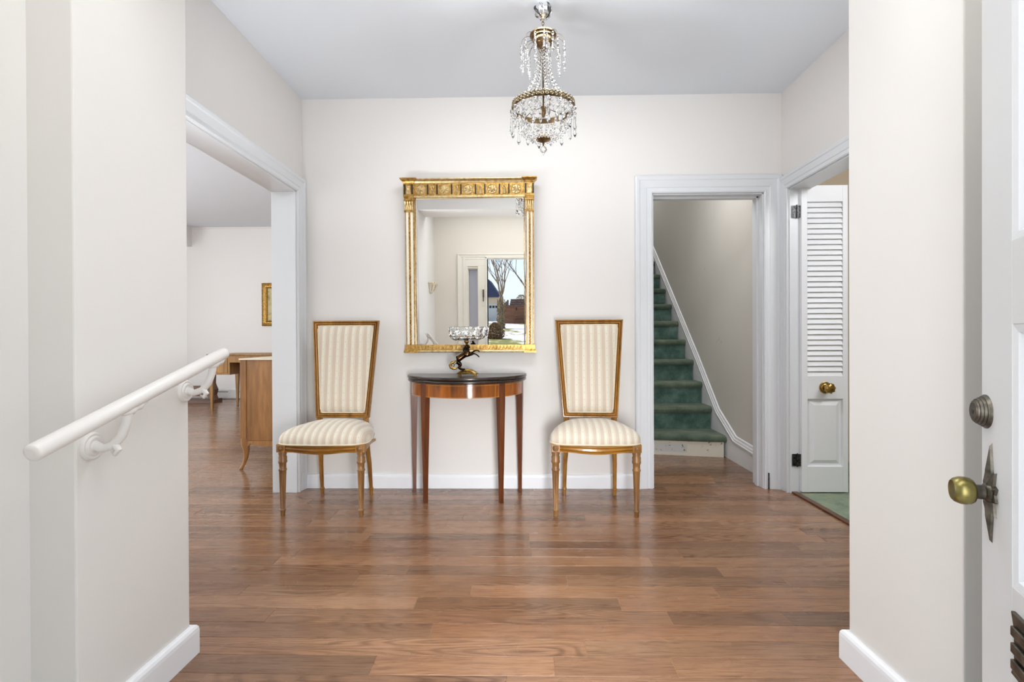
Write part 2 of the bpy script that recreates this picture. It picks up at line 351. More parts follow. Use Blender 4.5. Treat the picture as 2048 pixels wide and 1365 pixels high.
# living room
boxes('wall_living_back', M['wall'], [(-7, -1.43, 8.12, 8.25, 0, 2.95)])
boxes('wall_living_right', M['wall'], [(-1.566, -1.436, D+.13, 8.12, 0, 2.95)])
boxes('wall_living_left', M['wall'], [(-7, -6.9, -.1, 8.12, 0, 2.95)])
boxes('wall_living_front', M['wall'], [(-7, -1.25, -.2, -.1, -.2, 2.95)])
boxes('wall_living_side', M['wall'], [(-1.36, -1.25, -.1, Y2, 0, 2.95)])
boxes('ceiling', M['ceil'], [(-7, -1.43, -.1, 8.25, 2.81, 2.95)])
boxes('trim_1', M['wall'], [(-6.9, -5.42, 7.55, 8.12, 2.5, 2.81)])
boxes('trim_2', M['wall'], [(-5.42, -1.57, 8.095, 8.12, 2.79, 2.81)])
# stairwell
boxes('wall_stair_right', M['stairwall'], [(XR, XR+.1, D+.13, 7.8, 0, 4.6)])
boxes('wall_stair_left', M['stairwall'], [(.58, .68, D+.13, 7.8, 0, 4.6)])
boxes('wall_stair_back', M['stairwall'], [(.58, 1.76, 7.8, 7.9, 0, 4.6)])
boxes('wall_stair_front', M['stairwall'], [(.68, XR, D+.13, D+.2, 2.05, 4.6)])
boxes('ceiling', M['ceil'], [(.58, 1.76, D+.13, 7.9, 4.6, 4.7)])
# side room
boxes('wall_side_back', M['beige'], [(1.776, 4.2, 3.9, 4.0, 0, 2.6)])
boxes('wall_side_right', M['beige'], [(4.1, 4.2, 1.1, 3.9, 0, 2.6)])
boxes('wall_side_front', M['beige'], [(1.776, 4.2, 1.1, 1.2, 0, 2.6)])
boxes('wall_side_left', M['beige'], [(1.776, 1.80, D, 3.9, 0, 2.6)])
boxes('ceiling', M['ceil'], [(1.776, 4.2, 1.1, 4.0, 2.55, 2.7)])

# ------------------------------------------------------------------ floors with planks
fl = boxes('floor', M['subfloor'], [(-7, XR+.05, Y2+.03, 8.2, -.12, -.0013)])
P0 = 1.42; PW = .0866
def ux(u, y): return (u-1043.7)/1000*y
KN = {  # known joints (image reading turned into metres) and tone per board, left to right
    0: ([ux(741, 1.46), ux(1106, 1.46), ux(1346, 1.46)], [.78, 1.1, 1.03, 1.06]),
    1: ([ux(1169, 1.55)], [1.08, .98]),
    2: ([ux(860, 1.64)], [.84, 1.06]),
    3: ([ux(531, 1.72), ux(1337, 1.72), ux(1569, 1.72)], [.82, .96, .86, .62]),
    4: ([ux(828, 1.81), ux(1237, 1.81)], [1.02, .8, 1.0]),
    5: ([ux(477, 1.89), ux(939, 1.89), ux(1430, 1.89)], [.84, .86, 1.05, .98]),
    6: ([ux(709, 1.98), ux(1132, 1.98)], [.86, 1.04, .9]),
    7: ([ux(812, 2.06), ux(1437, 2.06)], [.86, .76, .96]),
    8: ([ux(546, 2.15), ux(1300, 2.15)], [.74, 1.02, .9]),
    9: ([ux(1061, 2.24), ux(1358, 2.24)], [.84, .98, .84]),
}
def plank(x0, x1, y0, tone):
    y1 = y0+PW; g = .0004; c = .0012; z = 0.; x0 += g; x1 -= g; y0 += g; y1 -= g; dz = random.uniform(-.0002, .0002)
    cx = (x0+x1)/2; cy = (y0+y1)/2; a = (x1-x0)/2; b = (y1-y0)/2
    vs = [(-a, -b, -.012), (a, -b, -.012), (a, b, -.012), (-a, b, -.012), (-a, -b, -c*.7), (a, -b, -c*.7), (a, b, -c*.7), (-a, b, -c*.7), (-a+c, -b+c, 0), (a-c, -b+c, 0), (a-c, b-c, 0), (-a+c, b-c, 0)]
    fs = [(3, 2, 1, 0)]+[(i, (i+1) % 4, 4+(i+1) % 4, 4+i) for i in range(4)]+[(4+i, 4+(i+1) % 4, 8+(i+1) % 4, 8+i) for i in range(4)]+[(8, 9, 10, 11)]
    m_ = MB(); m_.add(vs, fs)
    w = random.uniform(-.03, .03); tone = 1+(tone-1)*1.25+.03
    return m_.build('plank', M['plank'], fl, (cx, cy, dz), color=(tone*(1+w), tone, tone*(1-w)))
def row(k, x0, x1, known=None):
    y = P0+k*PW
    if known: cuts = known[0]; tones = known[1]
    else: cuts = None
    if cuts:
        L = cuts[0]-random.uniform(.5, 1.1); xs = list(cuts); tn = list(tones)
        while xs[0] > x0+.3: xs.insert(0, xs[0]-random.uniform(.9, 1.5)); tn.insert(0, random.uniform(.8, 1.05))
        while xs[-1] < x1-1.3: xs.append(xs[-1]+random.uniform(.8, 1.4)); tn.append(random.uniform(.85, 1.05))
        tn.append(random.uniform(.85, 1.05)); tn = tn[:len(xs)+1]
    else:
        xs = []; x = x0+random.uniform(.3, 1.1)
        while x < x1-.2: xs.append(x); x += random.uniform(.6, 1.5)
        tn = [random.choice((.78, .86, .92, .96, 1., 1.04)) for _ in range(len(xs)+1)]
    while xs and xs[0] <= x0+.05: xs.pop(0); tn.pop(0)
    while xs and xs[-1] >= x1-.05: xs.pop(); tn = tn[:len(xs)+1]
    e = [x0]+xs+[x1]
    for i in range(len(e)-1): plank(e[i], e[i+1], y, tn[min(i, len(tn)-1)])
for k in range(-3, 21):
    row(k, (-2.6 if k > 3 else -1.5) if k > 0 else VL-.02, XR+.03 if k > 0 else VR+.02, KN.get(k))
for k in range(21, 58):
    y = P0+k*PW
    row(k, -5.1 if k > 40 else -3.4, -1.5)
    if y < 4.3: row(k, .69, 1.65)
# plain oak filler under furniture beyond the laid boards
m_ = MB(); m_.box(-6.9, -5.1, 1.2, P0+58*PW, -.011, 0); m_.box(-5.1, -3.4, 1.2, P0+41*PW, -.011, 0); m_.box(-3.4, -2.6, 1.2, P0+21*PW, -.011, 0); m_.box(-6.9, -1.5, P0+58*PW, 8.12, -.011, 0)
o = m_.build('plank_field', M['plank'], fl); o['kind'] = 'stuff'
struct(boxes('floor', M['stone'], [(-1.15, 1.1, -.1, Y2+.03, LZ-.1, LZ)]))
struct(boxes('trim_3', M['threshold'], [(-1.02, .97, Y2+.01, Y2+.05, -.03, .004)]))
struct(boxes('floor', M['carpet_room'], [(1.70, 4.1, 1.2, 3.9, -.1, .004)]))
struct(boxes('trim_4', M['threshold'], [(1.664, 1.700, 1.95, 3.128, -.02, .010)], .003))

# ------------------------------------------------------------------ baseboards
def bb_prof(h, t): return [(0, 0), (t, 0), (t, h-.02), (t*.93, h-.01), (t*.7, h-.003), (t*.4, h), (0, h)]
def bb_x(name, x0, x1, y, sgn, h=.085, t=.017, z=0., mat='trim'):
    m_ = MB(); m_.prism([(y+sgn*a, z+b) for a, b in bb_prof(h, t)], 'x', x0, x1); return struct(m_.build(name, M[mat]))
def bb_y(name, y0, y1, x, sgn, h=.085, t=.017, z=0., mat='trim'):
    m_ = MB(); m_.prism([(x+sgn*a, z+b) for a, b in bb_prof(h, t)], 'y', y0, y1); return struct(m_.build(name, M[mat]))
bb_x('baseboard_back', XL+.02, .738, D, -1, .09, mat='base')
def bb_path(name, pts, h=.09, t=.018):   # pts: (x, y, outward dx, dy) corner list
    m_ = MB(); m_.loft([[(x+dx*a, y+dy*a, b) for a, b in bb_prof(h, t)] for x, y, dx, dy in pts], True, True, False); return struct(m_.build(name, M['base']))
bb_path('baseboard_vestibule_left', [(VL, Y2, 1, 0), (VL, Y1, 1, 1), (XL, Y1, 0, 1)])
bb_path('baseboard_vestibule_right', [(VR, Y2, -1, 0), (VR, Y1, -1, 1), (XR, Y1, 0, 1)])
bb_y('baseboard_living_right', D+.13, 8.1, -1.566, -1, .1)
# ------------------------------------------------------------------ casings
CP = [(0, 0), (.0, .012), (.006, .017), (.012, .017), (.016, .013), (.03, .013), (.034, .016), (.070, .021), (.076, .025), (.09, .027), (.098, .022), (.1, 0)]
def casing(name, seq, frame, w=.1, mat='trim', d=1.):
    """mitred moulding; seq = corner points in the wall plane with outward normals; frame maps (a,b,depth)->xyz"""
    m_ = MB(); rings = []
    for (a, b), (na, nb) in seq:
        rings.append([frame(a+na*p*w/.1, b+nb*p*w/.1, q*d) for p, q in CP])
    n = len(CP)
    m_.loft(rings, True, True, False); return struct(m_.build(name, M[mat]))
fb = lambda a, b, q: (a, D-q, b)
casing('trim_5', [((.835, 0), (-1, 0)), ((.835, 1.885), (-1, 1)), ((1.54, 1.885), (1, 1)), ((1.54, 0), (1, 0))], fb, .112)
fll = lambda a, b, q: (XL+q, a, b)
casing('trim_6', [((1.75, 0), (-1, 0)), ((1.75, 1.897), (-1, 1)), ((3.118, 1.897), (1, 1)), ((3.118, 0), (1, 0))], fll, .098)
frr = lambda a, b, q: (XR-q, a, b)
casing('trim_7', [((1.95, 0), (-1, 0)), ((1.95, 1.885), (-1, 1)), ((3.128, 1.885), (1, 1)), ((3.128, 0), (1, 0))], frr, .09)
# jamb linings and stops
boxes('trim_8', M['trim'], [(.835, .843, D-.002, D+.135, 0, 1.885), (1.532, 1.54, D-.002, D+.135, 0, 1.885), (.835, 1.54, D-.002, D+.135, 1.877, 1.885),
      (.843, .853, D+.05, D+.085, 0, 1.877), (1.520, 1.532, D+.05, D+.085, 0, 1.877), (.843, 1.532, D+.05, D+.085, 1.866, 1.877)], .001)
boxes('trim_9', M['trim'], [(XL-.152, XL+.002, 3.108, 3.118, 0, 1.897), (XL-.152, XL+.002, 1.75, 1.76, 0, 1.897), (XL-.152, XL+.002, 1.75, 3.118, 1.889, 1.897)], .001)
boxes('trim_10', M['trim'], [(XR-.002, XR+.122, 3.120, 3.128, 0, 1.885), (XR-.002, XR+.122, 1.95, 1.958, 0, 1.885), (XR-.002, XR+.122, 1.95, 3.128, 1.877, 1.885)], .001)
# front entry casing and sidelight
ff = lambda a, b, q: (a, .05+q, b)
casing('trim_11', [((-.755, LZ), (-1, 0)), ((-.755, 1.775), (-1, 1)), ((.98, 1.775), (1, 1)), ((.98, LZ), (1, 0))], ff, .074, 'trim_f')
boxes('trim_12', M['trim_f'], [(-.755, -.725, .05, .068, LZ, 1.80), (-.725, -HX-.02, .05, .062, 1.69, 1.80), (-.725, -.70, .05, .062, LZ, 1.69), (-.57, -HX-.02, .05, .062, LZ, 1.69), (-HX-.02, -HX, -.12, .072, LZ, FT), (HX, HX+.02, -.12, .06, LZ, FT), (-HX-.02, HX+.02, -.12, .072, FT-.012, FT+.02)], .002)
w1 = boxes('window_1', M['trim_f'], [(-.70, -.69, -.08, .03, .02, 1.665), (-.58, -.57, -.08, .03, .02, 1.665), (-.69, -.58, -.08, .03, 1.655, 1.665), (-.69, -.58, -.08, .03, .02, .03)])
m_ = MB(); m_.box(-.69, -.58, -.03, -.024, .03, 1.655); m_.build('pane', M['frost'], w1)
m_ = MB(); m_.box(-.512, -.492, .072, .078, 1.30, 1.40); m_.box(-.508, -.496, .078, .082, 1.25, 1.30); m_.build('strike_plate', M['pewter'], struct(boxes('trim_13', M['trim_f'], [(-.52, -.485, .060, .073, 1.2, 1.45)])))

# ------------------------------------------------------------------ front door (open inwards against the right)
DT = math.radians(23.3)
d1 = struct(MB().box(0, .945, -.04, -.006, LZ+.01, FT-.02).build('door_1', M['door'], None, (HX+.011, .0453, 0), PI/2-DT))
# local: x along leaf away from hinge, +y = face the camera sees
m_ = MB(); t0, t1 = -.006, .0
for b in ((0, .11, LZ+.01, FT-.02), (.834, .945, LZ+.01, FT-.02), (.11, .834, LZ+.01, .05), (.11, .834, .40, .56), (.11, .834, .98, 1.115), (.11, .834, 1.67, FT-.02)):
    m_.box(b[0], b[1], -.006, .012, b[2], b[3])
m_.build('door_frame', M['door'], d1, bevel=.0015)
for z0, z1 in ((.56, .98), (1.115, 1.67), (.05, .40)):
    m_ = MB(); r = [];
    for q, dy in ((0, .011), (.012, .009), (.02, -.003), (.06, -.004), (.085, .003), (.1, .003)):
        r.append([(.11+q, dy, z0+q), (.834-q, dy, z0+q), (.834-q, dy, z1-q), (.11+q, dy, z1-q)])
    m_.loft(r, True, False, False); m_.f.append((20, 21, 22, 23)); m_.sm.append(False); m_.build('door_panel', M['trim'], d1)
m_ = MB()
m_.lathe([(.0300, .011), (.0300, .0135), (.0270, .0165), (.0270, .0175), (.0250, .018), (.0245, .0215), (.0225, .022), (.0220, .0255), (.0195, .026), (.0190, .0285), (.0160, .0295), (.0155, .030)], (.928, 0, .828), 32, 'y')
bolt = m_.build('deadbolt', M['pewter'], d1)
m_ = MB(); m_.box(.927, .929, .0296, .0305, .822, .834); m_.lathe([(.005, .0296), (.004, .031)], (.928, 0, .828), 12, 'y'); m_.build('keyhole', M['black'], bolt)
# star shaped escutcheon
m_ = MB(); ex, ez = .903, .690; pts = []
star = [(90, .088), (74, .035), (58, .046), (40, .024), (20, .034), (0, .024), (-20, .034), (-40, .024), (-58, .046), (-74, .035)]
star = star+[(-90, .088)]+[(180-a, r) for a, r in reversed(star[1:])]
outer = [(ex+.72*r*math.cos(math.radians(a)), ez+r*math.sin(math.radians(a))) for a, r in star]
n = len(outer)
rg = [[(x, .011, z) for x, z in outer], [(ex+(x-ex)*.93, .016, ez+(z-ez)*.93) for x, z in outer], [(ex+(x-ex)*.45, .022, ez+(z-ez)*.45) for x, z in outer]]
m_.loft(rg, True, True, False); m_.build('escutcheon', M['pewter'], d1)
m_ = MB(); m_.lathe([(.018, .018), (.016, .022), (.0125, .024), (.012, .036), (.0135, .038)], (ex, 0, ez), 24, 'y'); kn = m_.build('knob_neck', M['pewter'], d1)
m_ = MB(); m_.lathe([(.0145, .036), (.0195, .038), (.0228, .043), (.0240, .050), (.0236, .057), (.0205, .0645), (.0170, .0675), (.0160, .0668), (.0, .0665)], (ex, 0, ez), 32, 'y'); m_.build('door_knob', M['brass_olive'], d1)
m_ = MB(); m_.prism([(.825, .425), (.815, .445), (.815, .50), (.825, .525), (.58, .525), (.59, .50), (.59, .445), (.58, .425)], 'y', .011, .018); ms = m_.build('mail_slot', M['pewter'], d1, bevel=.002)
for i in range(3):
    m_ = MB(); m_.box(.60, .81, .018, .024, .440+i*.026, .456+i*.026); m_.build('slat', M['pewter'], ms, bevel=.002)
m_ = MB(); m_.prism([(.82, .34), (.815, .36), (.82, .405), (.58, .405), (.585, .36), (.58, .34)], 'y', .011, .016); m_.build('kick_vent', M['pewter'], d1, bevel=.002)

# ------------------------------------------------------------------ louvred closet door
LX0, LX1, LY = 1.716, 1.996, 3.10
d2 = MB(); d2.box(LX0, LX0+.035, LY, LY+.03, .012, 1.894); d2.box(LX1-.03, LX1, LY, LY+.03, .012, 1.894); d2.box(LX0+.035, LX1-.03, LY, LY+.03, 1.794, 1.894)
d2.box(LX0+.035, LX1-.03, LY, LY+.03, .585, .72); d2.box(LX0+.035, LX1-.03, LY, LY+.03, .012, .168); d2 = struct(d2.build('door_2', M['closet'], bevel=.001))
for i in range(33):
    z = .7215+i*.0325; m_ = MB(); m_.prism([(LY+.002, z+.001), (LY+.006, z-.001), (LY+.020, z+.034), (LY+.016, z+.036)], 'x', LX0+.034, LX1-.029); m_.build('slat', M['closet'], d2)
m_ = MB(); r = []
for q, dy in ((0, .0), (.002, .012), (.008, .014), (.018, .014), (.038, .004), (.041, .003)):
    r.append([(LX0+.035+q, LY+dy, .168+q), (LX1-.03-q, LY+dy, .168+q), (LX1-.03-q, LY+dy, .585-q), (LX0+.035+q, LY+dy, .585-q)])
m_.loft(r, True, False, False); m_.f.append((20, 21, 22, 23)); m_.sm.append(False); m_.build('door_panel', M['closet'], d2)
m_ = MB(); m_.lathe([(.036, 0), (.036, -.004), (.031, -.007), (.027, -.006), (.023, -.010), (.015, -.011), (.012, -.02), (.012, -.032)], (1.856, LY, .654), 28, 'y'); ro = m_.build('knob_rosette', M['knobgold'], d2)
m_ = MB(); rings = []
for i, (rr, y) in enumerate(((.013, -.030), (.026, -.036), (.031, -.046), (.030, -.056), (.022, -.064), (.008, -.067), (.0005, -.067))):
    rings.append([(1.856+rr*(1+.09*math.cos(8*(a+i*.22)))*math.cos(a), LY+y, .654+rr*(1+.09*math.cos(8*(a+i*.22)))*math.sin(a)) for a in [2*PI*j/48 for j in range(48)]])
m_.loft(rings, True, True, True); m_.build('knob', M['knobgold'], ro)
def hinge(parent, x, y, z, h=.075):
    m_ = MB(); m_.box(x-.030, x-.003, y-.002, y, z, z+h); m_.box(x+.003, x+.030, y-.004, y-.002, z, z+h); m_.lathe([(.004, z-.004), (.004, z+h+.004)], (x, y-.004, 0), 10); return m_.build('hinge', M['hinge'], parent)
hinge(d2, 1.6945, 3.116, 1.700, .075); hinge(d2, 1.6945, 3.116, .168, .075)
boxes('trim_14', M['hinge'], [(1.5575, 1.5625, D-.029, D-.02, .0, .105)])

# ------------------------------------------------------------------ staircase
st = thing('staircase', 'steep staircase in worn green carpet behind the cased doorway', 'stairs', (0, 0, 0))
ys = [4.06]+[4.13+.229*n for n in range(1, 13)]; RZ = .193
for n in range(13):
    y = ys[n]; z = .173+RZ*n; z0 = z-RZ+.0; x0 = .685; x1 = 1.642
    if n == 0:
        # first step: bare painted riser and skewed carpeted tread
        m_ = MB(); m_.prism([(x0, 4.24), (1.62, 4.05), (1.62, 4.08), (x0, 4.27)], 'z', 0, .125); rs = m_.build('riser', M['riser'], st)
        m_ = MB(); q = [(1.10, 4.155), (1.345, 4.1055)]
        m_.prism([(q[0][0], q[0][1]-.003), (q[1][0], q[1][1]-.003), (q[1][0], q[1][1]+.01), (q[0][0], q[0][1]+.01)], 'z', .028, .095); m_.build('patch', M['patch'], rs)
        prof = [(.0, -.052), (-.035, -.05), (-.052, -.035), (-.055, -.018), (-.045, -.004), (-.02, .004), (.16, .004), (.32, .004), (.32, -.052)]
        rings = []
        for t, ex_, in ((0, 0), (.3, 0), (.6, 0), (.85, 0), (.95, .01), (1., .035)):
            x = x0+(1.655-x0)*t; yb = 4.235-.175*t+ex_
            rings.append([(x, yb+a*(1 if a < .1 else 1.05), z+b-(.0 if ex_ < .02 else .006)) for a, b in prof])
        m_ = MB(); m_.loft(rings, True, True, True); m_.build('stair_carpet', M['carpet_tread'], st)
    else:
        m_ = MB(); m_.box(x0, x1-.012, y, y+.03, z0-.0, z-.04); m_.build('riser', M['carpet_riser'], st)
        prof = [(.02, -.05), (-.02, -.05), (-.036, -.036), (-.04, -.018), (-.03, -.003), (-.01, .003), (.10, .003), (.26, .003), (.26, -.045)]
        rings = []
        for t, ex_ in ((0, 0), (.5, .002), (.9, 0), (.965, .008), (1., .028)):
            x = x0+(x1-x0)*t; rings.append([(x, y+(a if a > .05 else a+ex_*1.), z+b) for a, b in prof])
        m_ = MB(); m_.loft(rings, True, True, True); m_.build('stair_carpet', M['carpet_tread'], st)
# skirt board with cap moulding on the right wall
def skirt(top, x, t, z_b):
    m_ = MB()
    return m_
tp = [(3.35, .128), (3.60, .135), (3.905, .155), (4.25, .33), (4.751, .77), (6.30, 2.05), (7.7, 3.2)]
m_ = MB(); poly = [(3.35, 0)]+tp+[(7.7, 2.6), (6.30, 1.5), (4.9, .3), (4.2, 0)]
m_.prism([(y, z) for y, z in poly], 'x', 1.640, XR+.001); struct(m_.build('baseboard_stair', M['skirt']))
m_ = MB(); rings = []
for i, (y, z) in enumerate(tp):
    a = tp[max(i-1, 0)]; b = tp[min(i+1, len(tp)-1)]; d = Vector((b[0]-a[0], b[1]-a[1])).normalized(); nx, nz = -d.y, d.x
    rings.append([(XR-q, y+nx*p, z+nz*p) for p, q in ((-.012, 0), (-.012, .022), (.006, .026), (.010, .020), (.024, .018), (.030, .012), (.045, .010), (.05, 0))])
m_.loft(rings, True, True, False); struct(m_.build('trim_15', M['skirt']))

# ------------------------------------------------------------------ handrail
HA = Vector((-.93, 1.548, .921)); HB = Vector((-.93, .928, .746))
hr = thing('handrail', 'round white handrail sloping up along the left wall', 'handrail', tuple(HB))
dv = (HA-HB); L = dv.length; dn = dv.normalized()
m_ = MB(); m_.tube([dn*(-.002), dn*.001, dn*.004, dn*(L-.010), dn*(L-.004), dn*L, dn*(L+.001)], [.010, .0165, .0178, .0178, .0165, .011, .003], 24); m_.build('rail', M['rail'], hr)
for dy, dzz in ((1.155, .712), (1.482, .808)):
    wx = VL-HB.x; by = dy-HB.y; bz = dzz-HB.z
    m_ = MB(); m_.lathe([(.033, wx), (.033, wx+.004), (.029, wx+.008), (.024, wx+.007), (.020, wx+.011), (.013, wx+.010), (.010, wx+.015), (.004, wx+.018), (.0005, wx+.018)], (0, by, bz), 32, 'x'); br = m_.build('bracket', M['rail'], hr)
    rz = by*dn.z/dn.y-.018
    m_ = MB(); m_.tube([(wx+.006, by, bz+.002), (wx+.028, by, bz-.006), (wx+.052, by+.001, bz+.002), (wx+.070, by+.003, bz+.024), (wx+.079, by+.004, bz+.050), (0, by+.006, rz+.002)], [.012, .0095, .010, .0105, .010, .011], 16)
    m_.tube([(wx+.056, by, bz+.004), (wx+.066, by-.001, bz-.008), (wx+.058, by-.001, bz-.018), (wx+.046, by, bz-.012)], [.009, .008, .006, .001], 10)
    m_.build('bracket_arm', M['rail'], br)
    m_ = MB(); P_ = [Vector((0, by+s_*.013, (by+s_*.013)*dn.z/dn.y-.0175)) for s_ in range(-1, 6)]
    m_.tube(P_, [.004, .012, .014, .010, .0125, .008, .005], 12); m_.build('saddle', M['rail'], br)

# ------------------------------------------------------------------ chairs
def leg_front(px, py):
    m_ = MB(); prof = [(.0, 0), (.011, 0), (.0125, .006), (.0125, .026), (.0155, .030), (.016, .034), (.0125, .038), (.0125, .042), (.0185, .235), (.019, .245), (.022, .250), (.022, .255), (.0185, .260), (.019, .285), (.0235, .292), (.024, .30), (.022, .304), (.023, .322), (.019, .330), (.0225, .340), (.020, .352)]
    m_.lathe(prof, (0, 0, 0), 24, flute=.17, fn=(7, 8)); return m_
def make_chair():
    t = thing('side_chair', 'striped silk side chair left of the half-round table', 'chair', group=None)
    for sx in (-1, 1):
        m_ = leg_front(0, 0); m_.build('leg', M['gilt_leg'], t, (sx*.216, -.18, 0))
        blk = MB().box(-.024, .024, -.024, .024, .350, .394).build('corner_block', M['walnut'], t, (sx*.216, -.18, 0), bevel=.002)
        m_ = MB(); m_.lathe([(.017, -.024), (.017, -.027), (.014, -.028), (.012, -.026), (.007, -.030), (.0005, -.031)], (0, 0, .372), 16, 'y')
        for k in range(6): m_.sphere((.0105*math.cos(k*PI/3), -.027, .372+.0105*math.sin(k*PI/3)), .004, 6, 4)
        m_.build('rosette', M['gilt_leg'], blk)
        # raked rear leg
        r = []
        for z, y, x, w in ((0, .198, .153, .010), (.03, .196, .153, .0105), (.034, .195, .153, .0135), (.042, .195, .153, .0135), (.046, .194, .153, .0105), (.2, .172, .150, .013), (.33, .150, .142, .016), (.395, .142, .138, .018)):
            r.append([(sx*x+w*math.cos(2*PI*j/12+PI/12)*1.05, y+w*math.sin(2*PI*j/12+PI/12), z) for j in range(12)])
        m_ = MB(); m_.loft(r, True, True, False); m_.build('leg', M['walnut'], t)
        # fluted post between seat and back
        m_ = MB()
        for k in range(3): m_.tube([(sx*(.130+.011*k), .135, .385), (sx*(.131+.011*k), .138, .50)], .0068, 8)
        m_.build('back_post', M['walnut'], t)
    # seat rail, serpentine front
    def railpt(u):   # u 0..1 around: returns outline
        return u
    N_ = 16; fr = []
    for i in range(N_+1):
        s = -1+2*i/N_; x = s*.194; y = -.195-.022*(1-s*s); dip = .007*(1-abs(s))**.7*0+.010*max(0, math.cos(s*PI/2))**2
        fr.append([(x, y+.022, .392-dip*.3), (x, y, .392-dip*.3), (x, y-.006, .389-dip*.3), (x, y-.006, .384-dip*.4), (x, y+.003, .381-dip*.4), (x, y-.003, .376-dip*.5), (x, y-.004, .368-dip*.8), (x, y+.003, .362-dip), (x, y-.006, .359-dip), (x, y-.005, .353-dip), (x, y+.022, .353-dip)])
    m_ = MB(); m_.loft(fr, True, True, False)
    for sx in (-1, 1):
        rr = []
        for i in range(9):
            s = i/8; x = sx*(.232-.072*s+.016*math.sin(PI*s)); y = -.160+.31*s
            rr.append([(x-sx*.02, y, .392), (x, y, .392), (x+sx*.004, y, .386), (x, y, .380), (x, y, .366), (x+sx*.004, y, .358), (x, y, .352), (x-sx*.02, y, .352)])
        m_.loft(rr, True, True, False)
    m_.box(-.15, .15, .135, .155, .352, .392); m_.box(-.2, .2, -.18, .14, .345, .36)
    m_.build('seat_rail', M['walnut_h'], t)
    # domed seat
    def outline(k, n=40):
        pts = []
        for j in range(n):
            a = 2*PI*j/n; c_, s_ = math.cos(a), math.sin(a); e = .30
            x = abs(c_)**e*(1 if c_ > 0 else -1); y = abs(s_)**e*(1 if s_ > 0 else -1)
            yy = -.012+y*.195-(.022*(1-x*x) if y < 0 else 0)*abs(y)
            f_ = (yy+.21)/.40; wid = .246-.075*max(0, min(1, f_))**1.3+.012*math.sin(PI*max(0, min(1, f_)))
            pts.append((x*wid, yy))
        return pts
    O = outline(0); rings = []
    for sc, z in ((1.0, .390), (1.012, .398), (1.015, .412), (1.0, .429), (.955, .445), (.875, .460), (.76, .473), (.60, .484), (.40, .492), (.18, .496), (.01, .497)):
        rings.append([(x*sc, -.012+(y+.012)*sc, z) for x, y in O])
    m_ = MB(); m_.loft(rings, True, True, True); seat = m_.build('seat', M['fabric_seat'], t)
    m_ = MB(); ring = [(x*1.012, -.012+(y+.012)*1.012, .3955) for x, y in O]; m_.tube(ring+[ring[0], ring[1]], .0042, 6, caps=False); m_.build('piping', M['piping'], seat)
    # back: leaning trapezoid frame
    def bp(x, z, off=0.):   # back plane: z .49->1.075, y .14->.205
        return (x, .138+(z-.49)*.115+off, z)
    def hw(z): return .1635+(z-.49)/(1.075-.49)*.043
    fm = MB()
    # mitred profile frame
    zb, zt = .487, 1.077
    def frame_ring(k):   # corner k, inset profile
        res = []
        for ins, off in ((0, .012), (0, -.010), (.003, -.015), (.007, -.015), (.010, -.006), (.012, -.004), (.015, -.012), (.020, -.013), (.023, -.006), (.0245, -.004), (.027, -.009), (.030, -.002), (.030, .012)):
            z = zb+ins if k in (0, 1) else zt-ins; x = hw(z)-ins; x = -x if k in (0, 3) else x
            if k in (2, 3): z += .0
            res.append(bp(x, z, off))
        return res
    rg = [frame_ring(k) for k in (0, 1, 2, 3, 0)]; fm.loft(rg, True, False, False)
    bfr = fm.build('back_frame', M['walnut'], t)
    # padded back panel
    rings = []
    for ins, off in ((.027, .004), (.028, -.004), (.034, -.012), (.05, -.022), (.08, -.029), (.12, -.032)):
        ring = []
        n = 10
        z0_, z1_ = zb+ins, zt-ins
        cs = [(-1, z0_), (1, z0_), (1, z1_), (-1, z1_)]
        for q in range(4):
            sa, za = cs[q]; sb, zb_ = cs[(q+1) % 4]
            for i in range(n):
                u = i/n; z = za+(zb_-za)*u; s = sa+(sb-sa)*u; ring.append(bp(s*(hw(z)-ins), z, off))
        rings.append(ring)
    m_ = MB(); m_.loft(rings, True, True, True); bk = m_.build('backrest', M['fabric_back'], t)
    ring = []
    for q in range(4):
        ins = .031; cs = [(-1, zb+ins), (1, zb+ins), (1, zt-ins), (-1, zt-ins)]; sa, za = cs[q]; sb, zb_ = cs[(q+1) % 4]
        for i in range(6):
            u = .04+.92*i/5; z = za+(zb_-za)*u; s = sa+(sb-sa)*u; ring.append(bp(s*(hw(z)-ins), z, -.010))
    m_ = MB(); m_.tube(ring+[ring[0], ring[1]], .0036, 6, caps=False); m_.build('piping', M['piping'], bk)
    m_ = MB(); m_.prism([(-.135, .495), (.135, .495), (.18, 1.065), (-.18, 1.065)], 'y', 0, .004)
    # rear cloth follows the lean
    o = MB(); o.add([bp(-.14, .5, .010), bp(.14, .5, .010), bp(.18, 1.06, .010), bp(-.18, 1.06, .010), bp(-.14, .5, .004), bp(.14, .5, .004), bp(.18, 1.06, .004), bp(-.18, 1.06, .004)], [(0, 1, 2, 3), (7, 6, 5, 4), (0, 4, 5, 1), (1, 5, 6, 2), (2, 6, 7, 3), (3, 7, 4, 0)]); o.build('back_cloth', M['piping'], t)
    return t
ch1 = make_chair(); ch1.location = (-1.091, 2.880, 0); ch1.rotation_euler.z = math.radians(-.5)
ch2 = copy_tree(ch1); ch2.location = (.4035, 2.880, 0); ch2.rotation_euler.z = math.radians(-2.4); ch2['label'] = 'striped silk side chair between the half-round table and stair doorway'
for c_ in (ch1, ch2): c_['group'] = 'pair of striped side chairs against the back wall'

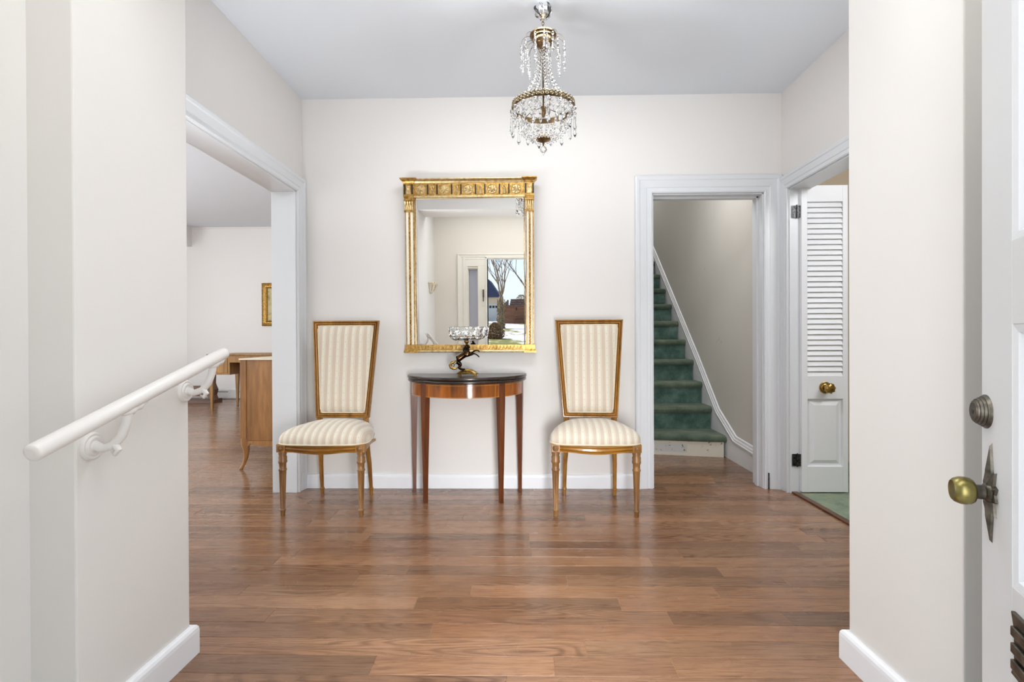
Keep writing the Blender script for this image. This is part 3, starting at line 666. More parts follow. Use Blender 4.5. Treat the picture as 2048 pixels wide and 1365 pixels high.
# ------------------------------------------------------------------ half round console table
ct = thing('console_table', 'half-round mahogany console table with dark folding top', 'table', (-.347, 3.186, 0))
def half(r, n=40, back=0.): return [(r*math.cos(a), -r*math.sin(a)) for a in [PI*i/n for i in range(n+1)]]
for i, (z0, z1, r) in enumerate(((.722, .741, .3765), (.703, .720, .374))):
    rings = []
    for rr, z in ((r-.004, z0), (r-.001, z0+.003), (r, z0+.006), (r, z1-.006), (r-.001, z1-.002), (r-.004, z1)):
        rings.append([(x, y, z) for x, y in half(rr)])
    m_ = MB(); m_.loft(rings, True, True, True); m_.build('tabletop', M['top'], ct)
ap = MB(); ap.loft([[(x, y-.002, z) for x, y in half(.352)] for z in (.622, .703)], True, True, True); ap = ap.build('apron', M['mahog'], ct)
for z in (.6245, .694):
    m_ = MB(); m_.tube([(x, y-.002, z) for x, y in half(.3525)], .0013, 6); m_.build('inlay_line', M['inlay'], ap)
for a in (53, 127):
    for da in (-3.8, 3.8):
        aa = math.radians(a+da); x, y = .3528*math.cos(aa), -.3528*math.sin(aa)-.002; m_ = MB(); m_.tube([(x, y, .625), (x, y, .694)], .0011, 6); m_.build('inlay_line', M['inlay'], ap)
def tleg(x, y, rot, w0=.019, w1=.0105, z1=.703, mat='mahog_leg'):
    m_ = MB(); r = []
    for z, w in ((0, w1), (.10, w1+.0005), (.60, w0), (z1, w0)):
        r.append([(w*sx, w*sy, z) for sx, sy in ((-1, -1), (1, -1), (1, 1), (-1, 1))])
    m_.loft(r, True, True, False); lg = m_.build('leg', M[mat], ct, (x, y, 0), rot, bevel=.001)
tleg(-.222, -.262, math.radians(-38)); tleg(.222, -.262, math.radians(38)); tleg(-.333, -.045, math.radians(-80)); tleg(.333, -.045, math.radians(80))

# ------------------------------------------------------------------ horse compote
cp = thing('horse_compote', 'crystal bowl held up by a rearing bronze horse on the table', 'centrepiece', (-.328, 3.0, .741))
def hp(X, Yv, d=0.): return ((X-575)*.0002636, d, (1270-Yv)*.0002636)
def skin(name, nodes, edges, mat, parent, lv=2):
    me = bpy.data.meshes.new(name); me.from_pydata([n_[0] for n_ in nodes], edges, []); me.materials.append(mat)
    o = bpy.data.objects.new(name, me); C.objects.link(o); o.parent = parent
    s_ = o.modifiers.new('skin', 'SKIN'); s_.use_smooth_shade = True
    lay = me.skin_vertices[0] if me.skin_vertices else None
    if lay is None:
        bpy.context.view_layer.objects.active = o
        bpy.ops.mesh.customdata_skin_add() ; lay = me.skin_vertices[0]
    for i, (_, r) in enumerate(nodes): lay.data[i].radius = (r, r*(.82)); lay.data[i].use_root = (i == 0)
    sb = o.modifiers.new('sub', 'SUBSURF'); sb.levels = lv; sb.render_levels = lv
    return o
k = .0002636
H_ = [(hp(430, 850), 92*k), (hp(345, 905), 80*k), (hp(500, 800), 88*k), (hp(570, 740), 84*k), (hp(572, 670), 66*k), (hp(566, 610), 54*k), (hp(562, 560), 44*k), (hp(590, 575), 30*k),
      (hp(640, 640, -.004), 22*k),
      (hp(630, 790, -.008), 44*k), (hp(700, 735, -.011), 26*k), (hp(760, 692, -.012), 22*k), (hp(825, 700, -.012), 17*k), (hp(862, 728, -.012), 19*k),
      (hp(640, 800, .010), 42*k), (hp(730, 765, .012), 24*k), (hp(790, 800, .012), 18*k), (hp(848, 850, .012), 18*k),
      (hp(385, 970, -.009), 62*k), (hp(440, 1020, -.011), 34*k), (hp(395, 1085, -.011), 28*k), (hp(470, 1120, -.011), 22*k), (hp(530, 1122, -.011), 22*k),
      (hp(360, 970, .010), 60*k), (hp(400, 1040, .011), 34*k), (hp(360, 1095, .011), 26*k), (hp(420, 1130, .011), 22*k), (hp(480, 1135, .011), 22*k)]
E_ = [(0, 1), (0, 2), (2, 3), (3, 4), (4, 5), (5, 6), (6, 7), (7, 8), (3, 9), (9, 10), (10, 11), (11, 12), (12, 13), (3, 14), (14, 15), (15, 16), (16, 17), (1, 18), (18, 19), (19, 20), (20, 21), (21, 22), (1, 23), (23, 24), (24, 25), (25, 26), (26, 27)]
hb = skin('horse_body', H_, E_, M['bronze'], cp)
m_ = MB(); m_.tube([hp(318, 925), hp(270, 955), hp(215, 975), hp(180, 1030), hp(195, 1085), hp(250, 1108), hp(320, 1105), hp(350, 1080)], [12*k, 26*k, 32*k, 32*k, 30*k, 32*k, 24*k, 8*k], 10)
m_.tube([hp(240, 1000, -.003), hp(290, 1010, -.004), hp(270, 1060, -.004), hp(220, 1040, -.003)], [8*k, 14*k, 12*k, 5*k], 8); m_.build('tail', M['bronze_gold'], hb)
m_ = MB(); m_.tube([hp(530, 580), hp(505, 640), hp(490, 700), hp(470, 760)], [10*k, 24*k, 24*k, 8*k], 8); m_.build('mane', M['bronze'], hb)
m_ = MB(); m_.sphere(hp(550, 545, -.006), 3*k*4, 6, 4, 1.6); m_.sphere(hp(560, 545, .006), 3*k*4, 6, 4, 1.6); m_.build('ear', M['bronze'], hb)
# plinth
m_ = MB(); rings = []
for sx, sy, z in ((1.0, 1.0, .0105), (1.02, 1.02, .014), (.93, .9, .018), (.80, .75, .024), (.62, .6, .030), (.35, .3, .034), (.02, .02, .035)):
    rings.append([((.063*sx*(1+.03*math.cos(6*a)))*math.cos(a), .040*sy*(1+.05*math.sin(5*a))*math.sin(a), z) for a in [2*PI*j/32 for j in range(32)]])
m_.loft(rings, True, True, True)
for sx in (-1, 1):
    for sy in (-1, 1): m_.box(sx*.046-.007, sx*.046+.007, sy*.022-.006, sy*.022+.006, 0, .012)
m_.tube([(-.03, -.01, .024), (0, -.005, .034), (.03, .0, .030)], [.008, .010, .006], 8); m_.build('plinth', M['bronze_gold'], cp)
m_ = MB(); m_.lathe([(.009, .180), (.007, .188), (.008, .193), (.012, .198), (.0165, .202), (.0165, .205), (.012, .209)], (-.004, 0, 0), 24); m_.build('bowl_holder', M['bronze_gold'], cp)
m_ = MB(); n = 48
def bring(r, z, am): return [(-.004+r*(1+am*abs((j % 6)-3)/3)*math.cos(2*PI*j/n), r*(1+am*abs((j % 6)-3)/3)*math.sin(2*PI*j/n), z) for j in range(n)]
def sw(r, z, ph, am): return [(-.004+(r+am*math.cos((j+ph)*2*PI*12/n))*math.cos(2*PI*j/n), (r+am*math.cos((j+ph)*2*PI*12/n))*math.sin(2*PI*j/n), z) for j in range(n)]
rg = [bring(.004, .209, 0), bring(.03, .208, 0), bring(.070, .2105, .0), sw(.091, .220, 0, .001), sw(.0995, .231, 1, .003), sw(.103, .246, 2, .0035), sw(.105, .261, 3, .003), sw(.106, .275, 2, .002), sw(.1065, .287, 0, .001), sw(.1065, .291, 0, .002), sw(.102, .290, 0, .001), bring(.1005, .275, 0), bring(.098, .240, 0), bring(.088, .225, 0), bring(.06, .218, 0), bring(.004, .217, 0)]
m_.loft(rg, True, True, False); m_.build('crystal_bowl', M['bowl'], cp)

# ------------------------------------------------------------------ mirror
mr = thing('wall_mirror', 'tall gilt-framed mirror with frieze and cream columns above the table', 'mirror', (-.333, 3.214, .878))
mr.rotation_euler = (math.radians(1.7), 0, math.radians(-.2))
q = .003165
def mx(u): return (u-937.5)*q
def mz(v): return (705-v)*q
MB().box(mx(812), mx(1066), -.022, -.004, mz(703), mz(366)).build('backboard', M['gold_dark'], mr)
m_ = MB(); m_.box(mx(828), mx(1051), -.026, -.0221, mz(692), mz(392)); mg = m_.build('mirror_glass', M['mirror'], mr)
m_ = MB(); a0, a1, b0, b1 = mx(831), mx(1048), mz(690), mz(395); w = .022
# bevelled border, slightly sloping glass strip
for p in (((a0, b0), (a1, b0), (a1-w, b0+w), (a0+w, b0+w)), ((a0, b1), (a0+w, b1-w), (a1-w, b1-w), (a1, b1))): pass
m_ = MB(); m_.box(mx(829), mx(1050), -.046, -.02, mz(393.5), mz(368)); fz = m_.build('frieze', M['gold'], mr)
def cornice(x0, x1, z0, z1, p0, p1, e=.018):
    m_ = MB(); r = []
    for t, pr in ((0, 0), (.15, .15), (.35, .3), (.6, .65), (.78, .95), (.82, 1.), (1., 1.)):
        ex_ = e*pr; yy = -(p0+(p1-p0)*pr); z = z0+(z1-z0)*t; r.append([(x0-ex_, -.01, z), (x0-ex_, yy, z), (x1+ex_, yy, z), (x1+ex_, -.01, z)])
    m_.loft(r, True, True, False); return m_
cornice(mx(829), mx(1050), mz(368), mz(359.5), .046, .062, 0).build('cornice', M['gold_pale'], mr)
m_ = MB(); m_.box(mx(829), mx(1050), -.05, -.026, mz(396), mz(393)); m_.build('fillet', M['gold_pale'], mr)
def rosette(c, r, par):
    m_ = MB(); x, z = c
    m_.lathe([(r, 0), (r, -.003), (r*.93, -.0045), (r*.86, -.003), (r*.84, -.001)], (x, -.046, z), 28, 'y')
    for k_ in range(8):
        a = k_*PI/4+PI/8*0+PI/8; L_ = r*.80
        p0 = Vector((x+r*.1*math.cos(a), -.049, z+r*.1*math.sin(a))); p1 = Vector((x+L_*.6*math.cos(a), -.0525, z+L_*.6*math.sin(a))); p2 = Vector((x+L_*math.cos(a), -.048, z+L_*math.sin(a)))
        m_.tube([p0, p1, p2], [r*.07, r*(.15 if k_ % 2 else .1), r*.08], 6)
    m_.sphere((x, -.050, z), r*.16, 8, 5); m_.build('rosette', M['gold_pale'], par)
def palmette(c, w, h, par):
    m_ = MB(); x, z = c
    m_.tube([(x, -.046, z-h), (x, -.049, z)], [w*.35, w*.22], 6); m_.sphere((x, -.050, z+h*.62), w*.22, 8, 5)
    for s in (-1, 1):
        m_.tube([(x+s*w*.55, -.047, z-h*.95), (x+s*w*.5, -.050, z-h*.1), (x+s*w*.2, -.049, z+h*.05)], [w*.18, w*.16, w*.08], 6)
        m_.tube([(x, -.048, z), (x+s*w*.45, -.051, z+h*.35), (x+s*w*.5, -.050, z+h*.7), (x+s*w*.2, -.049, z+h*.85)], [w*.1, w*.16, w*.15, w*.08], 6)
    m_.build('palmette', M['gold_pale'], par)
def bar(u, par, hh=9.8): MB().box(mx(u)-.0046, mx(u)+.0046, -.0475, -.04, mz(380.5+hh), mz(380.5-hh)).build('fillet_bar', M['ebony'], par)
for i in range(5): rosette((mx(842.5+47.6*i), mz(380.8)), .031, fz)
for i in range(4):
    c0 = 866.2+47.6*i; palmette((mx(c0), mz(381)), .017, .027, fz); bar(c0-9.3, fz); bar(c0+9.3, fz)
for s, u0, u1 in ((-1, 808.5, 829.5), (1, 1049.5, 1068)):
    m_ = MB(); m_.box(mx(u0), mx(u1), -.056, -.006, mz(395), mz(369)); bl = m_.build('frieze_block', M['gold'], mr)
    um = (u0+u1)/2; 
    for du in (-7.3, 7.3): MB().box(mx(um+du)-.005, mx(um+du)+.005, -.0575, -.05, mz(390.3), mz(370.7)).build('fillet_bar', M['ebony'], bl)
    m_ = MB(); x = mx(um); z = mz(381)
    m_.box(x-.011, x+.011, -.060, -.05, z-.029, z+.006); m_.sphere((x, -.058, z+.014), .009, 8, 5)
    for ss in (-1, 1): m_.tube([(x, -.058, z), (x+ss*.009, -.061, z+.01), (x+ss*.009, -.060, z+.022)], [.003, .004, .003], 6)
    m_.build('palmette', M['gold_pale'], bl)
    cornice(mx(u0), mx(u1), mz(369), mz(359), .056, .074, .019).build('block_cornice', M['gold'], mr)
    # capital
    m_ = MB(); xa, xb = mx(u0+.5), mx(u1-.5)
    for za, zb2, g in ((397.5, 395, .0), (400, 397.5, -.003), (402.5, 400, .001)): m_.box(xa-g, xb+g, -.054-g, -.008, mz(za), mz(zb2))
    m_.box(xa+.003, xb-.003, -.046, -.008, mz(422), mz(402)); m_.box(xa, xb, -.052, -.008, mz(424.5), mz(422)); cap = m_.build('capital', M['gold'], mr)
    m_ = MB()
    for i in range(4):
        x = xa+.009+(xb-xa-.018)*i/3; m_.tube([(x, -.047, mz(421)), (x, -.050, mz(411)), (x, -.052, mz(405)), (x, -.057, mz(403.5))], [.003, .0055, .006, .004], 6)
    for i in range(3):
        x = xa+.018+(xb-xa-.036)*i/2; m_.tube([(x, -.047, mz(420)), (x, -.051, mz(414)), (x, -.054, mz(411))], [.003, .0045, .003], 6)
    m_.build('acanthus', M['gold_pale'], cap)
    # column
    m_ = MB(); xa, xb = mx(u0+3.0), mx(u1-2.0); xc = (xa+xb)/2
    m_.prism([(xa, -.02), (xa, -.036), (xa+.006, -.043), (xb-.006, -.043), (xb, -.036), (xb, -.02)], 'z', mz(689), mz(424.5)); col = m_.build('column', M['cream'], mr)
    MB().box(xb-.0035 if s < 0 else xb-.001, xb+.004, -.040, -.02, mz(689), mz(424.5)).build('column_edge', M['gold'], col)
    MB().box(xa-.003, xa+.001, -.038, -.02, mz(689), mz(424.5)).build('column_edge', M['gold'], col)
    m_ = MB(); zz = mz(688); i = 0
    while zz < mz(427):
        m_.sphere((xc+(.0022 if i % 2 else -.0022), -.0445, zz), .0048, 6, 4, 1.3); zz += .0095; i += 1
    m_.box(xc-.0058, xc+.0058, -.0445, -.04, mz(689), mz(425)); m_.build('column_ornament', M['gold'], col)
    # base block
    m_ = MB(); r = []
    for ex_, yy, v in ((.008, .056, 705.5), (.008, .056, 702.5), (.003, .052, 700.5), (.001, .051, 699), (0, .05, 689.5)):
        r.append([(mx(u0)-ex_, -.006, mz(v)), (mx(u0)-ex_, -yy, mz(v)), (mx(u1+ (1 if s>0 else 3))+ex_, -yy, mz(v)), (mx(u1+(1 if s>0 else 3))+ex_, -.006, mz(v))])
    m_.loft(r, True, True, False); m_.build('base_block', M['gold'], mr)
m_ = MB(); m_.box(mx(829), mx(1051), -.044, -.02, mz(700.5), mz(690)); rl = m_.build('bottom_rail', M['gold'], mr)
m_ = MB(); m_.prism([(-.02, mz(705.5)), (-.052, mz(705)), (-.054, mz(703)), (-.05, mz(701)), (-.044, mz(700)), (-.02, mz(700))], 'x', mx(829), mx(1051)); m_.build('bottom_moulding', M['gold_pale'], mr)
m_ = MB(); x = mx(833.5); st_ = .0215; zb0, zt0 = mz(699.5), mz(691)
while x < mx(1047)-st_*.6:
    for dz in (0, -.0075):
        w_ = st_*.5-(.0 if dz == 0 else .006); 
        m_.tube([(x+st_/2-w_, -.0445, zb0+.001), (x+st_/2, -.0455, zt0-.001+dz), (x+st_/2+w_, -.0445, zb0+.001)], .0022, 6)
    x += st_
m_.build('zigzag', M['gold_pale'], rl)
m_ = MB()
for p0, p1 in (((mx(830.5), mz(690.5)), (mx(1049), mz(690.5))), ((mx(830.8), mz(690)), (mx(830.8), mz(395))), ((mx(1048.5), mz(690)), (mx(1048.5), mz(395))), ((mx(830), mz(395.7)), (mx(1049), mz(395.7)))): m_.tube([(p0[0], -.028, p0[1]), (p1[0], -.028, p1[1])], .003, 6)
m_.build('sight_edge', M['gold_pale'], mr)

# ------------------------------------------------------------------ chandelier
CZ = lambda v: 2.518-(v-8)*.002333
chd = thing('chandelier', 'small crystal basket chandelier with brass crown hanging from the ceiling', 'chandelier', (.104, 2.333, 0))
m_ = MB(); m_.lathe([(.022, 2.518), (.030, 2.514), (.037, 2.503), (.038, 2.490), (.035, 2.474), (.027, 2.461), (.016, 2.453), (.007, 2.449), (.005, 2.446), (.0005, 2.445)], (0, 0, 0), 24, flute=.12, fn=(1, 6)); can = m_.build('canopy', M['chrome'], chd)
for k_ in range(6):
    m_ = MB(); m_.tube([(rr*math.cos(k_*PI/3+t_), rr*math.sin(k_*PI/3+t_), z) for rr, z, t_ in ((.028, 2.512, 0), (.0375, 2.500, .15), (.0385, 2.488, .35), (.0350, 2.474, .6), (.0260, 2.460, .9), (.012, 2.452, 1.2))], [.002, .006, .007, .006, .004, .002], 6); m_.build('canopy_reflection_swirl', M['black'] if k_ % 2 else M['crystal'], can)  # black ribs imitate dark reflections swirling in the canopy ball
for i, z in enumerate((2.441, 2.427, 2.413, 2.399, 2.386)):
    m_ = MB(); pts = []
    for j in range(13):
        a = 2*PI*j/12; x, zz = .0055*math.cos(a), .0095*math.sin(a); pts.append((x if i % 2 else 0, 0 if i % 2 else x, z+zz))
    m_.tube(pts, .0014, 6, caps=False); m_.build('chain_link', M['wire'], chd)
cz = lambda z: 2.300+(z-2.300)*.68
m_ = MB(); m_.lathe([(r, cz(z)) for r, z in ((.003, 2.414), (.058, 2.412), (.0615, 2.408), (.0615, 2.400), (.057, 2.396), (.053, 2.392), (.053, 2.384), (.046, 2.380), (.048, 2.366), (.046, 2.350), (.036, 2.334), (.022, 2.322), (.015, 2.312), (.018, 2.305), (.004, 2.300))], (0, 0, 0), 40); crown = m_.build('crown_cup', M['brass'], chd)
m_ = MB(); m_.tube([(0, 0, 2.31), (0, 0, 2.04)], .004, 8); m_.tube([(.016, .0, 2.30), (.018, 0, 2.15), (.03, .0, 2.06)], .0016, 6); m_.tube([(-.012, -.01, 2.30), (-.014, -.01, 2.15), (-.03, -.01, 2.06)], .0016, 6); m_.build('stem', M['wire'], chd)
def arc(r0, z0, r1, z1, h, n=9):
    return [(r0+(r1-r0)*(1-math.cos(PI*t/n))/2, z0+(z1-z0)*t/n+h*math.sin(PI*t/n)) for t in range(n+1)]
NA = 12
for i in range(NA):
    a = 2*PI*i/NA+.12; ca, sa = math.cos(a), math.sin(a)
    m_ = MB(); m_.tube([(r*ca, r*sa, z) for r, z in arc(.050, 2.350, .102, 2.322, .026)], .0010, 5); arm = m_.build('arm', M['wire'], chd)
    m_ = MB(); z = 2.315
    for k_, (rr, l_) in enumerate(((.0055, .008), (.0065, .009), (.0065, .009), (.0055, .009))): m_.bead((.102*ca, .102*sa, z), rr, l_); z -= .0175
    m_.drop((.102*ca, .102*sa, z+.006), .0075, .040); m_.build('crystal_drop', M['crystal'], arm)
for i in range(8):
    a = 2*PI*i/8+.3; ca, sa = math.cos(a), math.sin(a)
    m_ = MB(); m_.tube([(r*ca, r*sa, z) for r, z in arc(.030, 2.325, .076, 2.296, .020)], .0010, 5); arm = m_.build('arm', M['wire'], chd)
    m_ = MB(); z = 2.289
    for k_ in range(3): m_.bead((.076*ca, .076*sa, z), .0055, .008); z -= .017
    m_.drop((.076*ca, .076*sa, z+.006), .0065, .034); m_.build('crystal_drop', M['crystal'], arm)
for a in (-PI/2-.62, -PI/2+.03, -PI/2+.68):
    m_ = MB(); z = 2.352
    for k_ in range(2): m_.bead((.066*math.cos(a), .066*math.sin(a), z), .0068, .0105); z -= .024
    m_.drop((.066*math.cos(a), .066*math.sin(a), z+.010), .0085, .044); m_.build('crystal_drop', M['crystal'], crown)
# trumpet of bead strands
NS = 13
for i in range(NS):
    a = 2*PI*i/NS; m_ = MB(); t_ = 0.
    k_ = 0; K = 15
    for k_ in range(K):
        t_ = k_/(K-1); z = 2.31-.262*t_; r = .018+.030*t_+.075*t_**3.2
        m_.bead((r*math.cos(a), r*math.sin(a), z), .0058+.0042*t_, .0075+.0035*t_)
    m_.build('bead_strand', M['crystal'], chd)
# ring band
ZR = 2.036
m_ = MB(); rings = []
for rr, z in ((.141, ZR-.012), (.1455, ZR-.012), (.1455, ZR-.009), (.1435, ZR-.008), (.1435, ZR+.008), (.1455, ZR+.009), (.1455, ZR+.012), (.141, ZR+.012), (.141, ZR-.012)):
    rings.append([(rr*math.cos(2*PI*j/64), rr*math.sin(2*PI*j/64), z) for j in range(64)])
m_.loft(rings, True, False, False); rb = m_.build('ring_band', M['brass'], chd)
for nm, nz, rr, off in (('scallop', .0145, .0062, 0),):
    m_ = MB()
    for i in range(48):
        a = 2*PI*i/48; c_ = Vector((.145*math.cos(a), .145*math.sin(a), ZR+nz)); tg = Vector((-math.sin(a), math.cos(a), 0))
        m_.tube([c_+tg*rr*math.cos(2*PI*j/8)+Vector((0, 0, rr*.8*math.sin(2*PI*j/8))) for j in range(9)], .0013, 5, caps=False)
    m_.build('scallop_edge', M['filigree'], rb)
m_ = MB()
for i in range(44):
    a = 2*PI*(i+.5)/44; c_ = Vector((.1465*math.cos(a), .1465*math.sin(a), ZR)); tg = Vector((-math.sin(a), math.cos(a), 0))
    m_.tube([c_+tg*.007*math.cos(2*PI*j/10)+Vector((0, 0, .006*math.sin(2*PI*j/10))) for j in range(11)], .0013, 5, caps=False)
    m_.sphere(tuple(c_), .0026, 6, 4); m_.tube([c_-tg*.0103+Vector((0, 0, .006)), c_-tg*.0103-Vector((0, 0, .006))], .0012, 5)
m_.build('scrollwork', M['filigree'], rb)
# lamp socket and wire arms inside
m_ = MB(); m_.lathe([(.004, 2.045), (.012, 2.040), (.013, 2.010), (.010, 2.005), (.006, 1.992), (.0005, 1.990)], (0, 0, 0), 16); m_.build('lamp_socket', M['brass'], chd)
m_ = MB()
for i in range(3):
    a = 2*PI*i/3+.5; m_.tube([(.01*math.cos(a), .01*math.sin(a), 2.04), (.07*math.cos(a), .07*math.sin(a), 2.03), (.12*math.cos(a), .12*math.sin(a), 2.0), (.143*math.cos(a), .143*math.sin(a), 2.022)], .0016, 6)
m_.build('spider', M['wire'], chd)
# basket strands ring -> bottom cap
NB = 20
for i in range(NB):
    a = 2*PI*(i+.5)/NB; m_ = MB(); m2 = []
    for k_, (r, z, br_, bl_) in enumerate(((.136, 2.012, .009, .009), (.131, 1.992, .008, .010), (.124, 1.965, .008, .016), (.110, 1.935, .0075, .016), (.090, 1.912, .0075, .012), (.067, 1.898, .007, .010), (.046, 1.889, .006, .008))): m_.bead((r*math.cos(a), r*math.sin(a), z), br_, bl_)
    m_.build('basket_strand', M['crystal'], chd)
NP = 16
for i in range(NP):
    a = 2*PI*i/NP+.1; x, y = .1485*math.cos(a), .1485*math.sin(a); m_ = MB(); m_.bead((x, y, ZR-.022), .0095, .0095); m_.bead((x, y, ZR-.040), .0055, .007); m_.drop((x, y, ZR-.047), .0095, .078 if i % 2 else .088); m_.build('crystal_prism', M['crystal'], chd)
m_ = MB(); m_.lathe([(.004, 1.906), (.030, 1.897), (.035, 1.889), (.034, 1.886), (.026, 1.882), (.014, 1.877), (.005, 1.873), (.0035, 1.86), (.0005, 1.858)], (0, 0, 0), 28); bc = m_.build('bottom_cap', M['brass'], chd)
m_ = MB(); m_.sphere((0, 0, 1.842), .0165, 10, 6, 1., False); m_.bead((0, 0, 1.822), .006, .006); m_.build('crystal_ball', M['crystal'], bc)

# ------------------------------------------------------------------ sconce (seen in the mirror)
sc = thing('wall_sconce', 'fluted cream half-bowl sconce with gilt ribs near the entrance', 'sconce', (-1.12, .37, 1.34))
m_ = MB(); rings = []
for r, z in ((.02, 0), (.04, .015), (.06, .05), (.075, .085), (.085, .105), (.085, .112), (.095, .118), (.095, .135), (.086, .137), (.05, .13), (.01, .13)):
    rings.append([(.001+max(0, r*(1+.05*(j % 2))*math.sin(PI*j/16)), r*(1+.05*(j % 2))*math.cos(PI*j/16), z) for j in range(17)])
m_.loft(rings, True, True, False); m_.build('shade', M['sconce'], sc)
m_ = MB(); m_.tube([(.096*math.sin(PI*j/12), .096*math.cos(PI*j/12), .126) for j in range(13)], .004, 6)
for j in (3, 6, 9, 12, 14): m_.tube([(r*1.06*math.sin(PI*j/16), r*1.06*math.cos(PI*j/16), z) for r, z in ((.03, .01), (.06, .05), (.075, .085), (.085, .105))], .0028, 6)
m_.build('gilt_trim', M['gold'], sc)

# ------------------------------------------------------------------ living room furniture
cx0, cx1, cy0 = -2.078, -1.60, 3.645
cd = thing('chest_of_drawers', 'light walnut chest with cream marble top and cabriole legs', 'chest', (cx0, cy0, 0))
MB().box(.008, cx1-cx0, .004, 1.10, .215, .812).build('body', M['chest'], cd, bevel=.003)
MB().box(0, .045, -.004, .045, .215, .812).build('corner_stile', M['chest'], cd, bevel=.003)
MB().box(0, .045, 1.06, 1.105, .215, .812).build('corner_stile', M['chest'], cd, bevel=.003)
MB().box(-.006, cx1-cx0+.005, -.010, 1.11, .812, .824).build('top', M['chest_top'], cd, bevel=.003)
m_ = MB(); pl = [(.04, .215), (.478, .215), (.478, .165), (.40, .172), (.30, .180), (.18, .176), (.10, .185), (.07, .195), (.05, .17), (.04, .16)]
m_.prism(pl, 'y', .004, .02); m_.build('side_apron', M['chest'], cd)
for i in range(3):
    dr = MB().box(-.006, .01, .055, 1.05, .235+i*.19, .415+i*.19).build('drawer', M['chest'], cd, bevel=.003)
    m_ = MB(); m_.tube([(-.008, .5, .325+i*.19), (-.03, .51, .315+i*.19), (-.03, .60, .315+i*.19), (-.008, .61, .325+i*.19)], .004, 8); m_.build('handle', M['brass'], dr)
for yy in (.018, 1.08):
    for xx, sg in ((.022, 1), (.455, -1)):
        m_ = MB(); m_.tube([(xx, yy, .235), (xx+sg*.004, yy, .19), (xx+sg*.012, yy, .14), (xx+sg*.008, yy, .09), (xx-sg*.006, yy, .045), (xx-sg*.022, yy, .015), (xx-sg*.03, yy, .004), (xx-sg*.03, yy, 0)], [.03, .029, .022, .016, .012, .011, .014, .012], 12); m_.build('leg', M['chest'], cd)
# kneehole desk
dk = thing('writing_desk', 'honey wood kneehole desk on tapered legs at the far wall', 'desk', (-4.25, 6.70, 0))
MB().box(-.02, 1.42, -.02, .70, .752, .772).build('desk_top', M['desk'], dk, bevel=.003)
MB().box(0, .29, 0, .66, .49, .752).build('pedestal', M['desk'], dk, bevel=.002); MB().box(1.11, 1.40, 0, .66, .49, .752).build('pedestal', M['desk'], dk, bevel=.002)
for x0_ in (.03, 1.14):
    pd = MB().box(x0_, x0_+.23, -.006, .004, .515, .735).build('drawer', M['desk'], dk, bevel=.002); MB().sphere((x0_+.115, -.016, .63), .011, 10, 6).build('knob', M['brass'], pd)
MB().box(.29, 1.11, .0, .02, .655, .752).build('center_drawer', M['desk'], dk, bevel=.002)
MB().box(.29, 1.11, .60, .62, .50, .752).build('modesty_panel', M['desk_dark'], dk)
for x, y in ((.03, .025), (1.37, .025), (.03, .635), (1.37, .635)):
    m_ = MB(); m_.loft([[(x+w*a, y+w*b, z) for a, b in ((-1, -1), (1, -1), (1, 1), (-1, 1))] for z, w in ((0, .010), (.02, .012), (.47, .024), (.49, .024))], True, True, False); m_.build('leg', M['desk'], dk)
# dark trestle stand behind the desk
ts = thing('trestle_stand', 'low dark brown trestle stand behind the desk', 'stand', (-5.6, 7.35, 0))
MB().box(0, .84, .24, .28, .10, .26).build('stretcher', M['darkwood'], ts, bevel=.003)
MB().box(.0, .9, .10, .40, .0, .055).build('foot', M['darkwood'], ts, bevel=.004)  # low slab standing for the dark shadow beneath the stand
m_ = MB(); m_.prism([(.80, .05), (.90, .05), (.88, .12), (.90, .2), (.86, .3), (.87, .5), (.81, .5), (.82, .3), (.79, .2)], 'y', .2, .30); m_.build('upright', M['darkwood'], ts)
# baseboard heater
bh = thing('baseboard_heater', 'long white baseboard heater low on the far living room wall', 'heater', (-4.2, 8.118, 0))
m_ = MB(); m_.prism([(0, .005), (-.06, .005), (-.065, .02), (-.065, .15), (-.045, .175), (0, .18)], 'x', -1.6, 2.4); m_.build('cover', M['heater'], bh)
for i in range(7): MB().box(-1.5+i*.55, -1.5+i*.55+.36, -.067, -.06, .112, .122).build('slot', M['slot'], bh)
# picture
pc = thing('framed_painting', 'small painting in a carved gold frame on the far wall', 'painting', (-4.245, 8.118, 1.19))
pw, ph = .56, .70
fr_ = MB(); r = []
for ins, yy in ((0, 0), (0, -.03), (.015, -.045), (.035, -.035), (.06, -.03), (.075, -.04), (.085, -.035), (.09, -.015)):
    r.append([(ins, yy, ins), (pw-ins, yy, ins), (pw-ins, yy, ph-ins), (ins, yy, ph-ins)])
fr_.loft(r, True, False, False); fr_ = fr_.build('frame', M['gold'], pc)
m_ = MB()
for i in range(28):
    for j in range(2):
        z = .012+i*.0248; x = .014 if j == 0 else pw-.014; m_.sphere((x, -.044, z), .0095, 6, 4)
        if j == 0: m_.sphere((.045, -.036, z+.01), .007, 6, 4)
for i in range(22):
    for z in (.014, ph-.014, ph-.042, .042): m_.sphere((.012+i*.0255, -.043 if z in (.014, ph-.014) else -.036, z), .009, 6, 4)
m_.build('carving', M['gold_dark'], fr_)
MB().box(.08, pw-.08, -.018, -.01, .08, ph-.08).build('canvas', M['canvas'], pc)

